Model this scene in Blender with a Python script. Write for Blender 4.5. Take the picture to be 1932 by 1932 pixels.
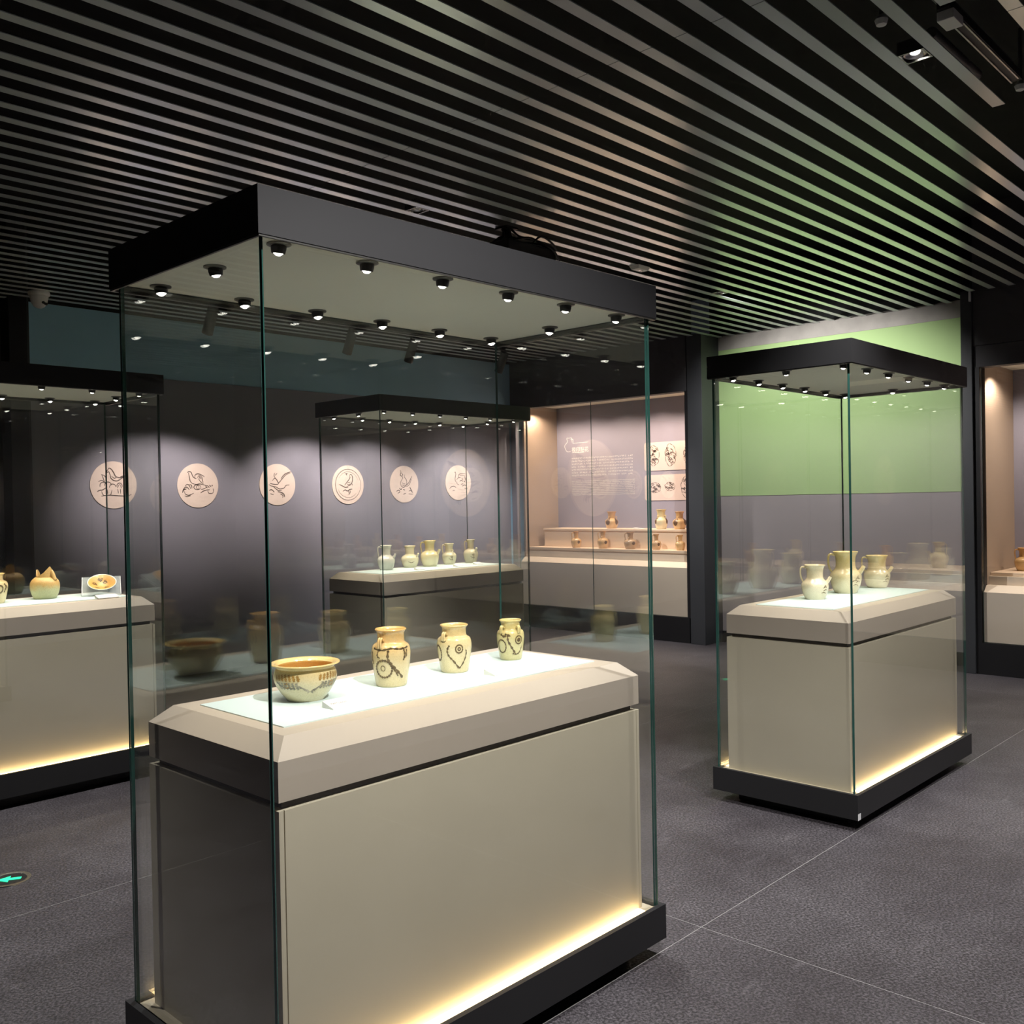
import bpy, bmesh, math, random
from mathutils import Vector, Matrix

# ------------------------------------------------------------------ scene, camera, world, exposure
sc = bpy.context.scene
for o in list(bpy.data.objects):
    bpy.data.objects.remove(o)
COL = sc.collection
random.seed(7)
R = math.radians

YAW, PITCH, ROLL, EYE = R(43.631), R(-0.646), R(-1.032), 1.55
Fv = Vector((math.cos(YAW)*math.cos(PITCH), math.sin(YAW)*math.cos(PITCH), math.sin(PITCH)))
Rt = Vector((math.sin(YAW), -math.cos(YAW), 0)); Uv = Rt.cross(Fv)
r_ = Rt*math.cos(ROLL) + Uv*math.sin(ROLL); u_ = Uv*math.cos(ROLL) - Rt*math.sin(ROLL)
cd = bpy.data.cameras.new('camera'); cam = bpy.data.objects.new('camera', cd); COL.objects.link(cam)
cd.sensor_width = 36; cd.lens = 36*1803/1932; cd.clip_start = 0.02
cam.matrix_world = Matrix(((r_.x, u_.x, -Fv.x, 0), (r_.y, u_.y, -Fv.y, 0), (r_.z, u_.z, -Fv.z, EYE), (0, 0, 0, 1)))
sc.camera = cam
w = bpy.data.worlds.new('world'); sc.world = w; w.use_nodes = True
w.node_tree.nodes['Background'].inputs[0].default_value = (0.02, 0.022, 0.025, 1)
w.node_tree.nodes['Background'].inputs[1].default_value = 0.3
sc.view_settings.view_transform = 'Standard'; sc.view_settings.look = 'None'
sc.view_settings.gamma = 1; sc.view_settings.use_curve_mapping = False
sc.view_settings.exposure = 0.14
sc.cycles.use_denoising = True;
sc.cycles.debug_use_spatial_splits = True
sc.cycles.transparent_max_bounces = 24
sc.cycles.max_bounces = 5; sc.cycles.diffuse_bounces = 3; sc.cycles.glossy_bounces = 3
sc.cycles.use_adaptive_sampling = True; sc.cycles.adaptive_threshold = 0.03; sc.cycles.adaptive_min_samples = 24; sc.cycles.light_sampling_threshold = 0.04
sc.cycles.sample_clamp_indirect = 4.0
sc.cycles.caustics_reflective = False; sc.cycles.caustics_refractive = False

# light powers (W)
P_CASE, P_TRACK, P_ROOM, P_ALC = 10.4, 300.0, 430.0, 46.0

# ------------------------------------------------------------------ materials
MATS = {}
def mat(name, base, rough=0.6, metal=0.0, noise=None, bump=None, emit=None, spec=0.5, coat=0.0):
    """noise = (scale, amount, detail): tone variation.  bump = (scale, strength)"""
    m = bpy.data.materials.new(name); m.use_nodes = True
    nt = m.node_tree; b = nt.nodes['Principled BSDF']
    b.inputs['Base Color'].default_value = (*base, 1); b.inputs['Roughness'].default_value = rough
    b.inputs['Metallic'].default_value = metal; b.inputs['Specular IOR Level'].default_value = spec
    b.inputs['Coat Weight'].default_value = coat; b.inputs['Coat Roughness'].default_value = 0.08
    tc = nt.nodes.new('ShaderNodeTexCoord')
    if noise:
        n = nt.nodes.new('ShaderNodeTexNoise'); n.inputs['Scale'].default_value = noise[0]
        n.inputs['Detail'].default_value = noise[2] if len(noise) > 2 else 4
        nt.links.new(tc.outputs['Object'], n.inputs['Vector'])
        cr = nt.nodes.new('ShaderNodeValToRGB')
        a = noise[1]
        cr.color_ramp.elements[0].position = 0.3; cr.color_ramp.elements[1].position = 0.7
        cr.color_ramp.elements[0].color = (*[max(0, c*(1-a)) for c in base], 1)
        cr.color_ramp.elements[1].color = (*[min(1, c*(1+a)) for c in base], 1)
        nt.links.new(n.outputs['Fac'], cr.inputs['Fac']); nt.links.new(cr.outputs['Color'], b.inputs['Base Color'])
    if bump:
        n2 = nt.nodes.new('ShaderNodeTexNoise'); n2.inputs['Scale'].default_value = bump[0]; n2.inputs['Detail'].default_value = 3
        nt.links.new(tc.outputs['Object'], n2.inputs['Vector'])
        bp = nt.nodes.new('ShaderNodeBump'); bp.inputs['Strength'].default_value = bump[1]; bp.inputs['Distance'].default_value = 0.002
        nt.links.new(n2.outputs['Fac'], bp.inputs['Height']); nt.links.new(bp.outputs['Normal'], b.inputs['Normal'])
    if emit:
        b.inputs['Emission Color'].default_value = (*emit[0], 1); b.inputs['Emission Strength'].default_value = emit[1]
    MATS[name] = m
    return m

M_BLACK = mat('black_satin_metal', (0.012, 0.012, 0.013), 0.42, noise=(3, 0.1), spec=0.4)
M_CHAR = mat('charcoal_painted_metal', (0.017, 0.017, 0.018), 0.5, noise=(2, 0.06), spec=0.3)
M_DECK = mat('black_ceiling_deck', (0.006, 0.0065, 0.006), 0.9, noise=(4, 0.3))
M_SLAT = mat('satin_aluminium_slat', (0.78, 0.86, 0.86), 0.2, metal=0.42, noise=(1.5, 0.05), spec=0.5)
M_BEIGE = mat('beige_pedestal_paint', (0.56, 0.505, 0.375), 0.5, noise=(2.2, 0.035), bump=(400, 0.05))
M_CAPP = mat('pale_beige_cap_paint', (0.47, 0.405, 0.325), 0.5, noise=(2.2, 0.03))
M_GROOVE = mat('dark_brown_groove', (0.055, 0.045, 0.03), 0.6, noise=(6, 0.1))
M_PANEL = mat('frosted_white_glass_panel', (0.64, 0.765, 0.75), 0.35, noise=(3, 0.015))
M_HOODIN = mat('hood_lining_white', (0.90, 0.91, 0.80), 0.6, noise=(2, 0.03))
M_TRAY = mat('cream_tray', (0.75, 0.66, 0.48), 0.5, noise=(3, 0.03))
M_LED = mat('warm_led_diffuser', (0.8, 0.7, 0.5), 0.5, emit=((1.0, 0.70, 0.34), 10.0))
M_LENS = mat('lit_lamp_lens', (0.9, 0.9, 0.85), 0.3, emit=((1.0, 0.95, 0.85), 9.0))
M_LENS.cycles.emission_sampling = 'NONE'   # the beams come from the spots; the lens only glows
M_CHROME = mat('brushed_chrome', (0.55, 0.55, 0.54), 0.25, metal=1.0, noise=(30, 0.08))
M_DKCHROME = mat('dark_chrome', (0.16, 0.16, 0.15), 0.3, metal=0.9, noise=(30, 0.1))
M_WHITE = mat('white_plastic', (0.72, 0.73, 0.73), 0.4, noise=(4, 0.03))
M_CARD = mat('white_label_card', (0.80, 0.78, 0.74), 0.55, noise=(10, 0.02))
M_PRINT = mat('grey_print', (0.25, 0.22, 0.21), 0.7, noise=(60, 0.2))
M_INK = mat('brown_grey_ink', (0.11, 0.085, 0.075), 0.8, noise=(25, 0.35))
M_DISC = mat('cream_wall_disc', (0.66, 0.56, 0.50), 0.7, noise=(6, 0.03))
M_WTXT = mat('white_vinyl_lettering', (0.78, 0.76, 0.76), 0.6, noise=(30, 0.03))
M_WALLB = mat('slate_blue_wall_paint', (0.31, 0.55, 0.74), 0.75, noise=(1.2, 0.08, 5), bump=(180, 0.08))
M_WALLL = mat('mauve_grey_wall_paint', (0.22, 0.22, 0.27), 0.75, noise=(1.2, 0.06, 5), bump=(180, 0.08))
M_WALLD = mat('dark_grey_wall_paint', (0.045, 0.044, 0.048), 0.7, noise=(1.5, 0.08))
M_GREEN = mat('pale_green_wall_paint', (0.36, 0.52, 0.22), 0.75, noise=(1.0, 0.05, 5), bump=(150, 0.06))
M_MAUVE = mat('grey_mauve_wall_paint', (0.30, 0.27, 0.275), 0.75, noise=(1.0, 0.05, 5))
M_STRIP = mat('raw_plaster_strip', (0.36, 0.34, 0.31), 0.85, noise=(5, 0.14, 8), bump=(40, 0.3))
M_COLM = mat('slate_grey_column_paint', (0.034, 0.037, 0.041), 0.55, noise=(2, 0.06))
M_ALCB = mat('lilac_grey_panel', (0.24, 0.232, 0.30), 0.7, noise=(2, 0.03))
M_ALCS = mat('alcove_beige_panel', (0.36, 0.28, 0.22), 0.6, noise=(2, 0.03))
M_APRON = mat('alcove_apron_taupe', (0.70, 0.59, 0.47), 0.55, noise=(2, 0.03))
M_SHELF = mat('alcove_shelf_tan', (0.72, 0.56, 0.41), 0.55, noise=(2, 0.03))
M_PICT = mat('pink_grey_picture_board', (0.55, 0.47, 0.45), 0.7, noise=(3, 0.04))
M_ROCK = mat('grey_rubble_stone', (0.28, 0.27, 0.25), 0.9, noise=(14, 0.5, 6), bump=(30, 0.8))
M_ORANGE = mat('painted_amber_light', (0.62, 0.36, 0.12), 0.6, noise=(14, 0.35))  # amber light is put into the base colour, no lamp gives it
M_GLEDGE = mat('green_glass_edge', (0.024, 0.080, 0.066), 0.12, noise=(8, 0.2), spec=0.7)
M_SEAM = mat('pale_seam_weld', (0.24, 0.235, 0.23), 0.7, noise=(20, 0.2))
M_EXITG = mat('exit_arrow_green', (0.02, 0.5, 0.3), 0.4, emit=((0.01, 0.62, 0.25), 1.3))
M_CABLE = mat('black_cable', (0.008, 0.008, 0.008), 0.4, noise=(20, 0.2))
M_PIPE = mat('dim_grey_conduit', (0.10, 0.10, 0.095), 0.5, noise=(8, 0.15))

def glass_mat():
    m = bpy.data.materials.new('clear_case_glass'); m.use_nodes = True
    nt = m.node_tree; nt.nodes.clear()
    out = nt.nodes.new('ShaderNodeOutputMaterial'); mix = nt.nodes.new('ShaderNodeMixShader')
    tr = nt.nodes.new('ShaderNodeBsdfTransparent'); tr.inputs[0].default_value = (0.994, 0.999, 0.996, 1)
    gl = nt.nodes.new('ShaderNodeBsdfGlossy'); gl.inputs['Roughness'].default_value = 0.0
    gl.inputs[0].default_value = (0.97, 1.0, 0.985, 1)
    lw = nt.nodes.new('ShaderNodeLayerWeight'); lw.inputs['Blend'].default_value = 0.5
    pw = nt.nodes.new('ShaderNodeMath'); pw.operation = 'POWER'; pw.inputs[1].default_value = 5
    mu = nt.nodes.new('ShaderNodeMath'); mu.operation = 'MULTIPLY_ADD'; mu.inputs[1].default_value = 0.9; mu.inputs[2].default_value = 0.074
    mu.use_clamp = True
    nt.links.new(lw.outputs['Facing'], pw.inputs[0]); nt.links.new(pw.outputs[0], mu.inputs[0])
    nt.links.new(mu.outputs[0], mix.inputs[0]); nt.links.new(tr.outputs[0], mix.inputs[1]); nt.links.new(gl.outputs[0], mix.inputs[2])
    nt.links.new(mix.outputs[0], out.inputs[0])
    return m
M_GLASS = glass_mat()

def floor_mat():
    m = bpy.data.materials.new('dark_speckled_vinyl'); m.use_nodes = True
    nt = m.node_tree; b = nt.nodes['Principled BSDF']
    tc = nt.nodes.new('ShaderNodeTexCoord')
    def noise(scale, detail, rough=0.5, sx=1.0):
        n = nt.nodes.new('ShaderNodeTexNoise'); n.inputs['Scale'].default_value = scale
        n.inputs['Detail'].default_value = detail; n.inputs['Roughness'].default_value = rough
        mp = nt.nodes.new('ShaderNodeMapping'); mp.inputs['Scale'].default_value = (sx, 1, 1); mp.inputs['Rotation'].default_value = (0, 0, 0.5)
        nt.links.new(tc.outputs['Object'], mp.inputs[0]); nt.links.new(mp.outputs[0], n.inputs['Vector'])
        return n
    def ramp(n, p0, c0, p1, c1):
        r = nt.nodes.new('ShaderNodeValToRGB'); e = r.color_ramp.elements
        e[0].position = p0; e[0].color = (*c0, 1); e[1].position = p1; e[1].color = (*c1, 1)
        nt.links.new(n.outputs['Fac'], r.inputs['Fac']); return r
    speck = ramp(noise(105, 3, 0.7), 0.42, (0.022, 0.0205, 0.022), 0.66, (0.130, 0.122, 0.131))
    cloud = ramp(noise(1.5, 7, 0.66), 0.34, (0.50, 0.45, 0.48), 0.68, (1.15, 1.13, 1.15))
    scuff = ramp(noise(9, 9, 0.78, 0.3), 0.58, (0, 0, 0), 0.8, (0.09, 0.086, 0.09))
    mx = nt.nodes.new('ShaderNodeMix'); mx.data_type = 'RGBA'; mx.blend_type = 'MULTIPLY'; mx.inputs['Factor'].default_value = 1
    nt.links.new(speck.outputs[0], mx.inputs['A']); nt.links.new(cloud.outputs[0], mx.inputs['B'])
    ad = nt.nodes.new('ShaderNodeMix'); ad.data_type = 'RGBA'; ad.blend_type = 'ADD'; ad.inputs['Factor'].default_value = 1
    nt.links.new(mx.outputs['Result'], ad.inputs['A']); nt.links.new(scuff.outputs[0], ad.inputs['B'])
    nt.links.new(ad.outputs['Result'], b.inputs['Base Color'])
    b.inputs['Roughness'].default_value = 0.52
    bp = nt.nodes.new('ShaderNodeBump'); bp.inputs['Strength'].default_value = 0.25; bp.inputs['Distance'].default_value = 0.002
    n3 = noise(190, 2, 0.6); nt.links.new(n3.outputs['Fac'], bp.inputs['Height']); nt.links.new(bp.outputs[0], b.inputs['Normal'])
    return m
M_FLOOR = floor_mat()

def glaze_mat(name, low, high, h, zmid=0.5, spread=0.3, rough=0.22, crackle=0.05, coat=0.5):
    """stoneware glaze whose own tone runs from low (foot) to high (shoulder) with mottling"""
    m = bpy.data.materials.new(name); m.use_nodes = True
    nt = m.node_tree; b = nt.nodes['Principled BSDF']; b.inputs['Roughness'].default_value = rough
    b.inputs['Coat Weight'].default_value = coat; b.inputs['Coat Roughness'].default_value = 0.12
    tc = nt.nodes.new('ShaderNodeTexCoord'); sp = nt.nodes.new('ShaderNodeSeparateXYZ')
    nt.links.new(tc.outputs['Object'], sp.inputs[0])
    n = nt.nodes.new('ShaderNodeTexNoise'); n.inputs['Scale'].default_value = 22; n.inputs['Detail'].default_value = 5
    nt.links.new(tc.outputs['Object'], n.inputs['Vector'])
    ma = nt.nodes.new('ShaderNodeMath'); ma.operation = 'MULTIPLY_ADD'; ma.inputs[1].default_value = 1.0/h
    sub = nt.nodes.new('ShaderNodeMath'); sub.operation = 'MULTIPLY_ADD'; sub.inputs[1].default_value = 0.5; sub.inputs[2].default_value = -0.25
    nt.links.new(n.outputs['Fac'], sub.inputs[0])
    nt.links.new(sp.outputs['Z'], ma.inputs[0]); nt.links.new(sub.outputs[0], ma.inputs[2])
    r = nt.nodes.new('ShaderNodeValToRGB'); e = r.color_ramp.elements
    e[0].position = max(0, zmid-spread); e[0].color = (*low, 1); e[1].position = min(1, zmid+spread); e[1].color = (*high, 1)
    nt.links.new(ma.outputs[0], r.inputs['Fac'])
    v = nt.nodes.new('ShaderNodeTexNoise'); v.inputs['Scale'].default_value = 260; v.inputs['Detail'].default_value = 2
    nt.links.new(tc.outputs['Object'], v.inputs['Vector'])
    r2 = nt.nodes.new('ShaderNodeValToRGB'); e2 = r2.color_ramp.elements
    e2[0].position = 0.33; e2[0].color = (1-crackle*2, 1-crackle*2.2, 1-crackle*2.6, 1); e2[1].position = 0.55; e2[1].color = (1, 1, 1, 1)
    nt.links.new(v.outputs['Fac'], r2.inputs['Fac'])
    mx = nt.nodes.new('ShaderNodeMix'); mx.data_type = 'RGBA'; mx.blend_type = 'MULTIPLY'; mx.inputs['Factor'].default_value = 1
    nt.links.new(r.outputs[0], mx.inputs['A']); nt.links.new(r2.outputs[0], mx.inputs['B'])
    nt.links.new(mx.outputs['Result'], b.inputs['Base Color'])
    return m
G_JAR = glaze_mat('straw_celadon_glaze', (0.70, 0.57, 0.32), (0.68, 0.41, 0.13), 0.18, 0.68, 0.35)
G_JAR2 = glaze_mat('pale_straw_glaze', (0.74, 0.62, 0.36), (0.70, 0.50, 0.20), 0.16, 0.8, 0.35)
G_JAR3 = glaze_mat('olive_straw_glaze', (0.62, 0.54, 0.27), (0.62, 0.49, 0.19), 0.14, 0.7, 0.35)
G_BOWL = glaze_mat('ivory_glaze', (0.74, 0.64, 0.40), (0.70, 0.53, 0.22), 0.1, 0.75, 0.3)
G_AMBER = glaze_mat('amber_interior_glaze', (0.60, 0.33, 0.07), (0.56, 0.33, 0.09), 0.1, 0.5, 0.4)
G_CREAM = glaze_mat('cream_ewer_glaze', (0.78, 0.71, 0.52), (0.74, 0.62, 0.40), 0.2, 0.7, 0.4)
G_YELL = glaze_mat('yellowish_ewer_glaze', (0.76, 0.68, 0.46), (0.70, 0.55, 0.24), 0.2, 0.6, 0.35)
G_WHITE = glaze_mat('white_ewer_glaze', (0.74, 0.72, 0.66), (0.72, 0.68, 0.60), 0.19, 0.6, 0.35)
G_TAN = glaze_mat('tan_ewer_glaze', (0.70, 0.47, 0.23), (0.60, 0.33, 0.11), 0.19, 0.6, 0.35, crackle=0.07)
G_TAN2 = glaze_mat('brown_tan_ewer_glaze', (0.60, 0.41, 0.24), (0.44, 0.26, 0.12), 0.19, 0.55, 0.35, crackle=0.07)
G_BROKEN = glaze_mat('flaking_yellow_glaze', (0.60, 0.60, 0.34), (0.66, 0.42, 0.15), 0.16, 0.62, 0.2, rough=0.5, crackle=0.14, coat=0.1)
M_BROWN = mat('iron_brown_painting', (0.115, 0.075, 0.03), 0.35, noise=(70, 0.6))
M_AMBERP = mat('amber_brown_painting', (0.36, 0.20, 0.045), 0.35, noise=(60, 0.4))
M_GREYP = mat('grey_brown_painting', (0.27, 0.24, 0.17), 0.35, noise=(60, 0.4))
M_PATCH = mat('dark_brown_glaze_patch', (0.13, 0.07, 0.03), 0.25, noise=(25, 0.35))
M_ACRYL = bpy.data.materials.new('clear_acrylic'); M_ACRYL.use_nodes = True
_b = M_ACRYL.node_tree.nodes['Principled BSDF']; _b.inputs['Base Color'].default_value = (0.9, 0.97, 0.97, 1)
_b.inputs['Roughness'].default_value = 0.08; _b.inputs['Alpha'].default_value = 0.14
_n = M_ACRYL.node_tree.nodes.new('ShaderNodeTexNoise'); _n.inputs['Scale'].default_value = 5
_r = M_ACRYL.node_tree.nodes.new('ShaderNodeMapRange'); _r.inputs['To Min'].default_value = 0.05; _r.inputs['To Max'].default_value = 0.12
M_ACRYL.node_tree.links.new(_n.outputs['Fac'], _r.inputs[0]); M_ACRYL.node_tree.links.new(_r.outputs[0], _b.inputs['Roughness'])

# ------------------------------------------------------------------ mesh helpers
class MB:
    def __init__(s): s.v = []; s.f = []; s.m = []
    def add(s, vs, fs, mi=0):
        o = len(s.v); s.v += [tuple(v) for v in vs]; s.f += [tuple(i+o for i in f) for f in fs]; s.m += [mi]*len(fs); return s
    def box(s, x0, x1, y0, y1, z0, z1, mi=0):
        return s.add([(x0,y0,z0),(x1,y0,z0),(x1,y1,z0),(x0,y1,z0),(x0,y0,z1),(x1,y0,z1),(x1,y1,z1),(x0,y1,z1)],
                     [(0,3,2,1),(4,5,6,7),(0,1,5,4),(1,2,6,5),(2,3,7,6),(3,0,4,7)], mi)
    def frustum(s, a, b, mi=0):   # two rectangles (x0,x1,y0,y1,z)
        q = lambda r: [(r[0],r[2],r[4]),(r[1],r[2],r[4]),(r[1],r[3],r[4]),(r[0],r[3],r[4])]
        return s.add(q(a)+q(b), [(0,3,2,1),(4,5,6,7),(0,1,5,4),(1,2,6,5),(2,3,7,6),(3,0,4,7)], mi)
    def lathe(s, prof, n=32, mi=0, M=None, squash=None):
        vs = []; fs = []; k = len(prof)
        for j in range(n):
            a = 2*math.pi*j/n
            for (r, z) in prof:
                p = Vector((r*math.cos(a), r*math.sin(a), z))
                if squash: p = squash(p, a)
                vs.append(M @ p if M else p)
        for j in range(n):
            for i in range(k-1):
                a, b = j*k+i, ((j+1) % n)*k+i
                fs.append((a, b, b+1, a+1))
        return s.add(vs, fs, mi)
    def tube(s, pts, rad, n=8, mi=0, flat=1.0):
        pts = [Vector(p) for p in pts]; vs = []; fs = []
        if not isinstance(rad, (list, tuple)): rad = [rad]*len(pts)
        ref = Vector((0, 0, 1)); prev = None
        for i, p in enumerate(pts):
            t = (pts[min(i+1, len(pts)-1)] - pts[max(i-1, 0)]).normalized()
            if prev is None:
                side = t.cross(ref)
                if side.length < 1e-3: side = t.cross(Vector((1, 0, 0)))
                side.normalize()
            else:
                side = (prev - t*prev.dot(t)).normalized()
            prev = side; up = side.cross(t)
            for j in range(n):
                a = 2*math.pi*j/n
                vs.append(p + side*math.cos(a)*rad[i] + up*math.sin(a)*rad[i]*flat)
        for i in range(len(pts)-1):
            for j in range(n):
                fs.append((i*n+j, i*n+(j+1) % n, (i+1)*n+(j+1) % n, (i+1)*n+j))
        fs.append(tuple(range(n-1, -1, -1))); L = (len(pts)-1)*n
        fs.append(tuple(L+j for j in range(n)))
        return s.add(vs, fs, mi)
    def build(s, name, mats, parent=None, smooth=False, bevel=0.0, loc=None, rotz=None):
        me = bpy.data.meshes.new(name); me.from_pydata(s.v, [], s.f); me.update()
        if not isinstance(mats, (list, tuple)): mats = [mats]
        for m in mats: me.materials.append(m)
        for p, mi in zip(me.polygons, s.m): p.material_index = mi
        bm = bmesh.new(); bm.from_mesh(me)
        bmesh.ops.remove_doubles(bm, verts=bm.verts, dist=1e-6)
        bmesh.ops.recalc_face_normals(bm, faces=bm.faces)
        if bevel:
            bmesh.ops.bevel(bm, geom=[e for e in bm.edges if e.calc_face_angle(0) > 0.3], offset=bevel, segments=2, affect='EDGES', profile=0.6)
        bm.to_mesh(me); bm.free()
        if smooth:
            for p in me.polygons: p.use_smooth = True
            if smooth != 'all':
                me.set_sharp_from_angle(angle=R(42))
        o = bpy.data.objects.new(name, me); COL.objects.link(o)
        if parent: o.parent = parent
        if loc: o.location = loc
        if rotz is not None: o.rotation_euler[2] = rotz
        return o

def tag(o, label=None, cat=None, group=None, kind=None):
    if label: o['label'] = label
    if cat: o['category'] = cat
    if group: o['group'] = group
    if kind: o['kind'] = kind
    return o
def empty(name, loc=(0, 0, 0), rz=0.0, parent=None):
    o = bpy.data.objects.new(name, None); COL.objects.link(o); o.location = loc; o.rotation_euler[2] = rz
    o.empty_display_size = 0.05
    if parent: o.parent = parent
    return o
def spot(name, loc, target, power, color, angle, blend, radius, parent=None, sx=1.0):
    l = bpy.data.lights.new(name, 'SPOT'); l.energy = power; l.color = color; l.spot_size = R(angle); l.spot_blend = blend
    l.shadow_soft_size = radius
    o = bpy.data.objects.new(name, l); COL.objects.link(o); o.location = loc
    d = Vector(target) - Vector(loc); o.rotation_euler = d.to_track_quat('-Z', 'Y').to_euler()
    o.scale = (sx, 1, 1)
    if parent: o.parent = parent
    return o
def catmull(pts, n=6):
    pts = [Vector(p) for p in pts]; out = []
    P = [pts[0]] + pts + [pts[-1]]
    for i in range(1, len(P)-2):
        p0, p1, p2, p3 = P[i-1], P[i], P[i+1], P[i+2]
        for k in range(n):
            t = k/n
            out.append(0.5*((2*p1)+(p2-p0)*t+(2*p0-5*p1+4*p2-p3)*t*t+(3*p1-p0-3*p2+p3)*t**3))
    out.append(pts[-1]); return out

# ------------------------------------------------------------------ floor: vinyl sheets with pale seams
floor = MB().box(-4.2, 10.2, -1.1, 11.2, -0.1, -0.0032).build('floor', M_SEAM); tag(floor, kind='structure')
g = 0.0022
ye = [-1.05, -0.105, 1.895, 3.895, 5.895, 7.895, 11.1]
xoff = [2.94, 2.94, 2.94, 4.5, 2.2, 3.6]
for i in range(len(ye)-1):
    xs = [-4.1] + [x for x in [xoff[i]-5.0, xoff[i], xoff[i]+5.0] if -4.0 < x < 9.9] + [10.1]
    for a, b in zip(xs, xs[1:]):
        MB().box(a+g, b-g, ye[i]+g, ye[i+1]-g, -0.0031, 0.0).build('vinyl_sheet', M_FLOOR, floor)

for i in range(1, len(ye)-1):
    MB().box(-4.1, 10.1, ye[i]-g*0.75, ye[i]+g*0.75, -0.0031, -0.0004).build('seam_weld', M_SEAM, floor)
for i in range(len(ye)-1):
    for x in (xoff[i]-5.0, xoff[i], xoff[i]+5.0):
        if -4.0 < x < 9.9: MB().box(x-g*0.75, x+g*0.75, ye[i]+g, ye[i+1]-g, -0.0031, -0.0004).build('seam_weld', M_SEAM, floor)

# ------------------------------------------------------------------ ceiling: black deck with grey slats
ZC = 3.26
ceil = MB().box(-4.2, 10.2, -1.1, 11.2, 4.0, 4.1).build('ceiling', M_DECK); tag(ceil, kind='structure')
SLAT0 = 2.132
def slat(y, x0, x1):
    MB().box(x0, x1, y-0.026, y+0.026, ZC, ZC+0.004).build('slat', M_SLAT, ceil)
for k in range(-19, 57):
    y = SLAT0 + k*0.1568
    if y > 11.0: break
    if y > 8.16: segs = [(-4.1, 2.79)] if y < 8.45 else [(-4.1, 6.0)]
    elif y > 2.85 and y < 5.6: segs = [(-4.1, 3.02), (3.024, 8.97)]
    elif abs(y-1.348) < 0.06: segs = [(-4.1, 4.58)]
    elif abs(y-1.191) < 0.06: segs = [(-4.1, 3.50)]
    elif abs(y-1.034) < 0.06: segs = [(-4.1, 3.71), (3.714, 8.6)]
    else: segs = [(-4.1, 3.02), (3.024, 8.6)]
    for a, b in segs: slat(y, a, b)

# ------------------------------------------------------------------ walls
XW, YB = 8.65, 8.25
wb = MB().box(2.94, 9.6, YB, YB+0.15, 0.0, 3.255).build('wall_back', M_WALLB); tag(wb, kind='structure')
MB().box(2.94, 9.6, YB-0.004, YB+0.15, 3.2552, 4.0).build('dark_fill_board', M_DECK, wb)  # added black board, so the wall above the slats stays dark
MB().box(2.94, 8.62, YB-0.012, YB-0.0002, 0.0, 2.71).build('lower_panel', M_WALLL, wb)
t1 = MB().box(2.80, 2.937, YB-0.03, YB+0.17, 0.0, 4.0).build('trim_1', M_BLACK); tag(t1, kind='structure')
MB().box(2.938, 2.957, YB-0.022, YB-0.0125, 0.0, 3.9).build('edge_strip', M_COLM, t1)
tag(MB().box(-4.2, 6.2, 11.0, 11.15, 0, 4.0).build('wall_far', M_MAUVE), kind='structure')
tag(MB().box(6.05, 6.2, 8.41, 11.0, 0, 4.0).build('wall_side', M_WALLD), kind='structure')
tag(MB().box(-4.2, -4.05, -1.0, 11.0, 0, 4.0).build('wall_left', M_MAUVE), kind='structure')
tag(MB().box(-4.05, 8.6, -1.05, -0.9, 0, 4.0).build('wall_front', M_WALLL), kind='structure')

# right wall, black fascia with two recessed showcases and the green bay between
wr = empty('wall_right', (0, 0, 0)); tag(wr, kind='structure')
MB().box(XW, XW+0.12, 5.66, 8.249, 2.69, 4.0).build('fascia', M_WALLD, wr)
MB().box(XW, XW+0.12, 5.66, 8.249, 0.0, 0.27).build('plinth_band', M_BLACK, wr)
MB().box(XW, XW+0.06, 5.636, 5.68, 0.27, 2.69).build('jamb', M_BLACK, wr)
MB().box(XW, XW+0.06, 8.16, 8.236, 0.27, 2.69).build('jamb', M_WALLL, wr)
MB().box(XW, XW+0.12, -0.9, 2.775, 2.805, 4.0).build('fascia', M_WALLD, wr)
MB().box(XW+0.006, XW+0.12, -0.9, 2.775, 2.62, 2.80).build('fascia_lower_board', M_WALLD, wr)
MB().box(XW, XW+0.12, -0.9, 2.775, 0.0, 0.27).build('plinth_band', M_BLACK, wr)
MB().box(XW, XW+0.06, 2.728, 2.775, 0.27, 2.62).build('jamb', M_BLACK, wr)
GX = 8.977
MB().box(GX, GX+0.1, 2.9, 5.56, 0.0, 3.275).build('backing', M_MAUVE, wr)
MB().box(GX-0.006, GX+0.1, 2.9, 5.56, 3.2755, 4.0).build('dark_fill_board', M_DECK, wr)  # added black board keeps the bay dark above the slats
MB().box(GX-0.006, GX, 2.9, 5.56, 3.12, 3.275).build('plaster_strip', M_STRIP, wr)
MB().box(GX-0.006, GX, 2.9, 5.56, 1.565, 3.119).build('green_panel', M_GREEN, wr)
bb = MB().box(GX-0.02, GX-0.0005, 2.9, 5.56, 0.0, 0.12).build('baseboard_right', M_BLACK); tag(bb, kind='structure')
t2 = MB().box(8.63, GX+0.02, 5.455, 5.635, 0.0, 3.275).build('trim_2', M_COLM, bevel=0.004); tag(t2, kind='structure')
t3 = MB().box(8.63, GX+0.02, 2.777, 2.868, 0.0, 3.275).build('trim_3', M_COLM, bevel=0.004); tag(t3, kind='structure')
MB().box(8.60, 8.629, 2.777, 2.79, 3.18, 3.26).build('end_cap', M_WHITE, t3)

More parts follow.
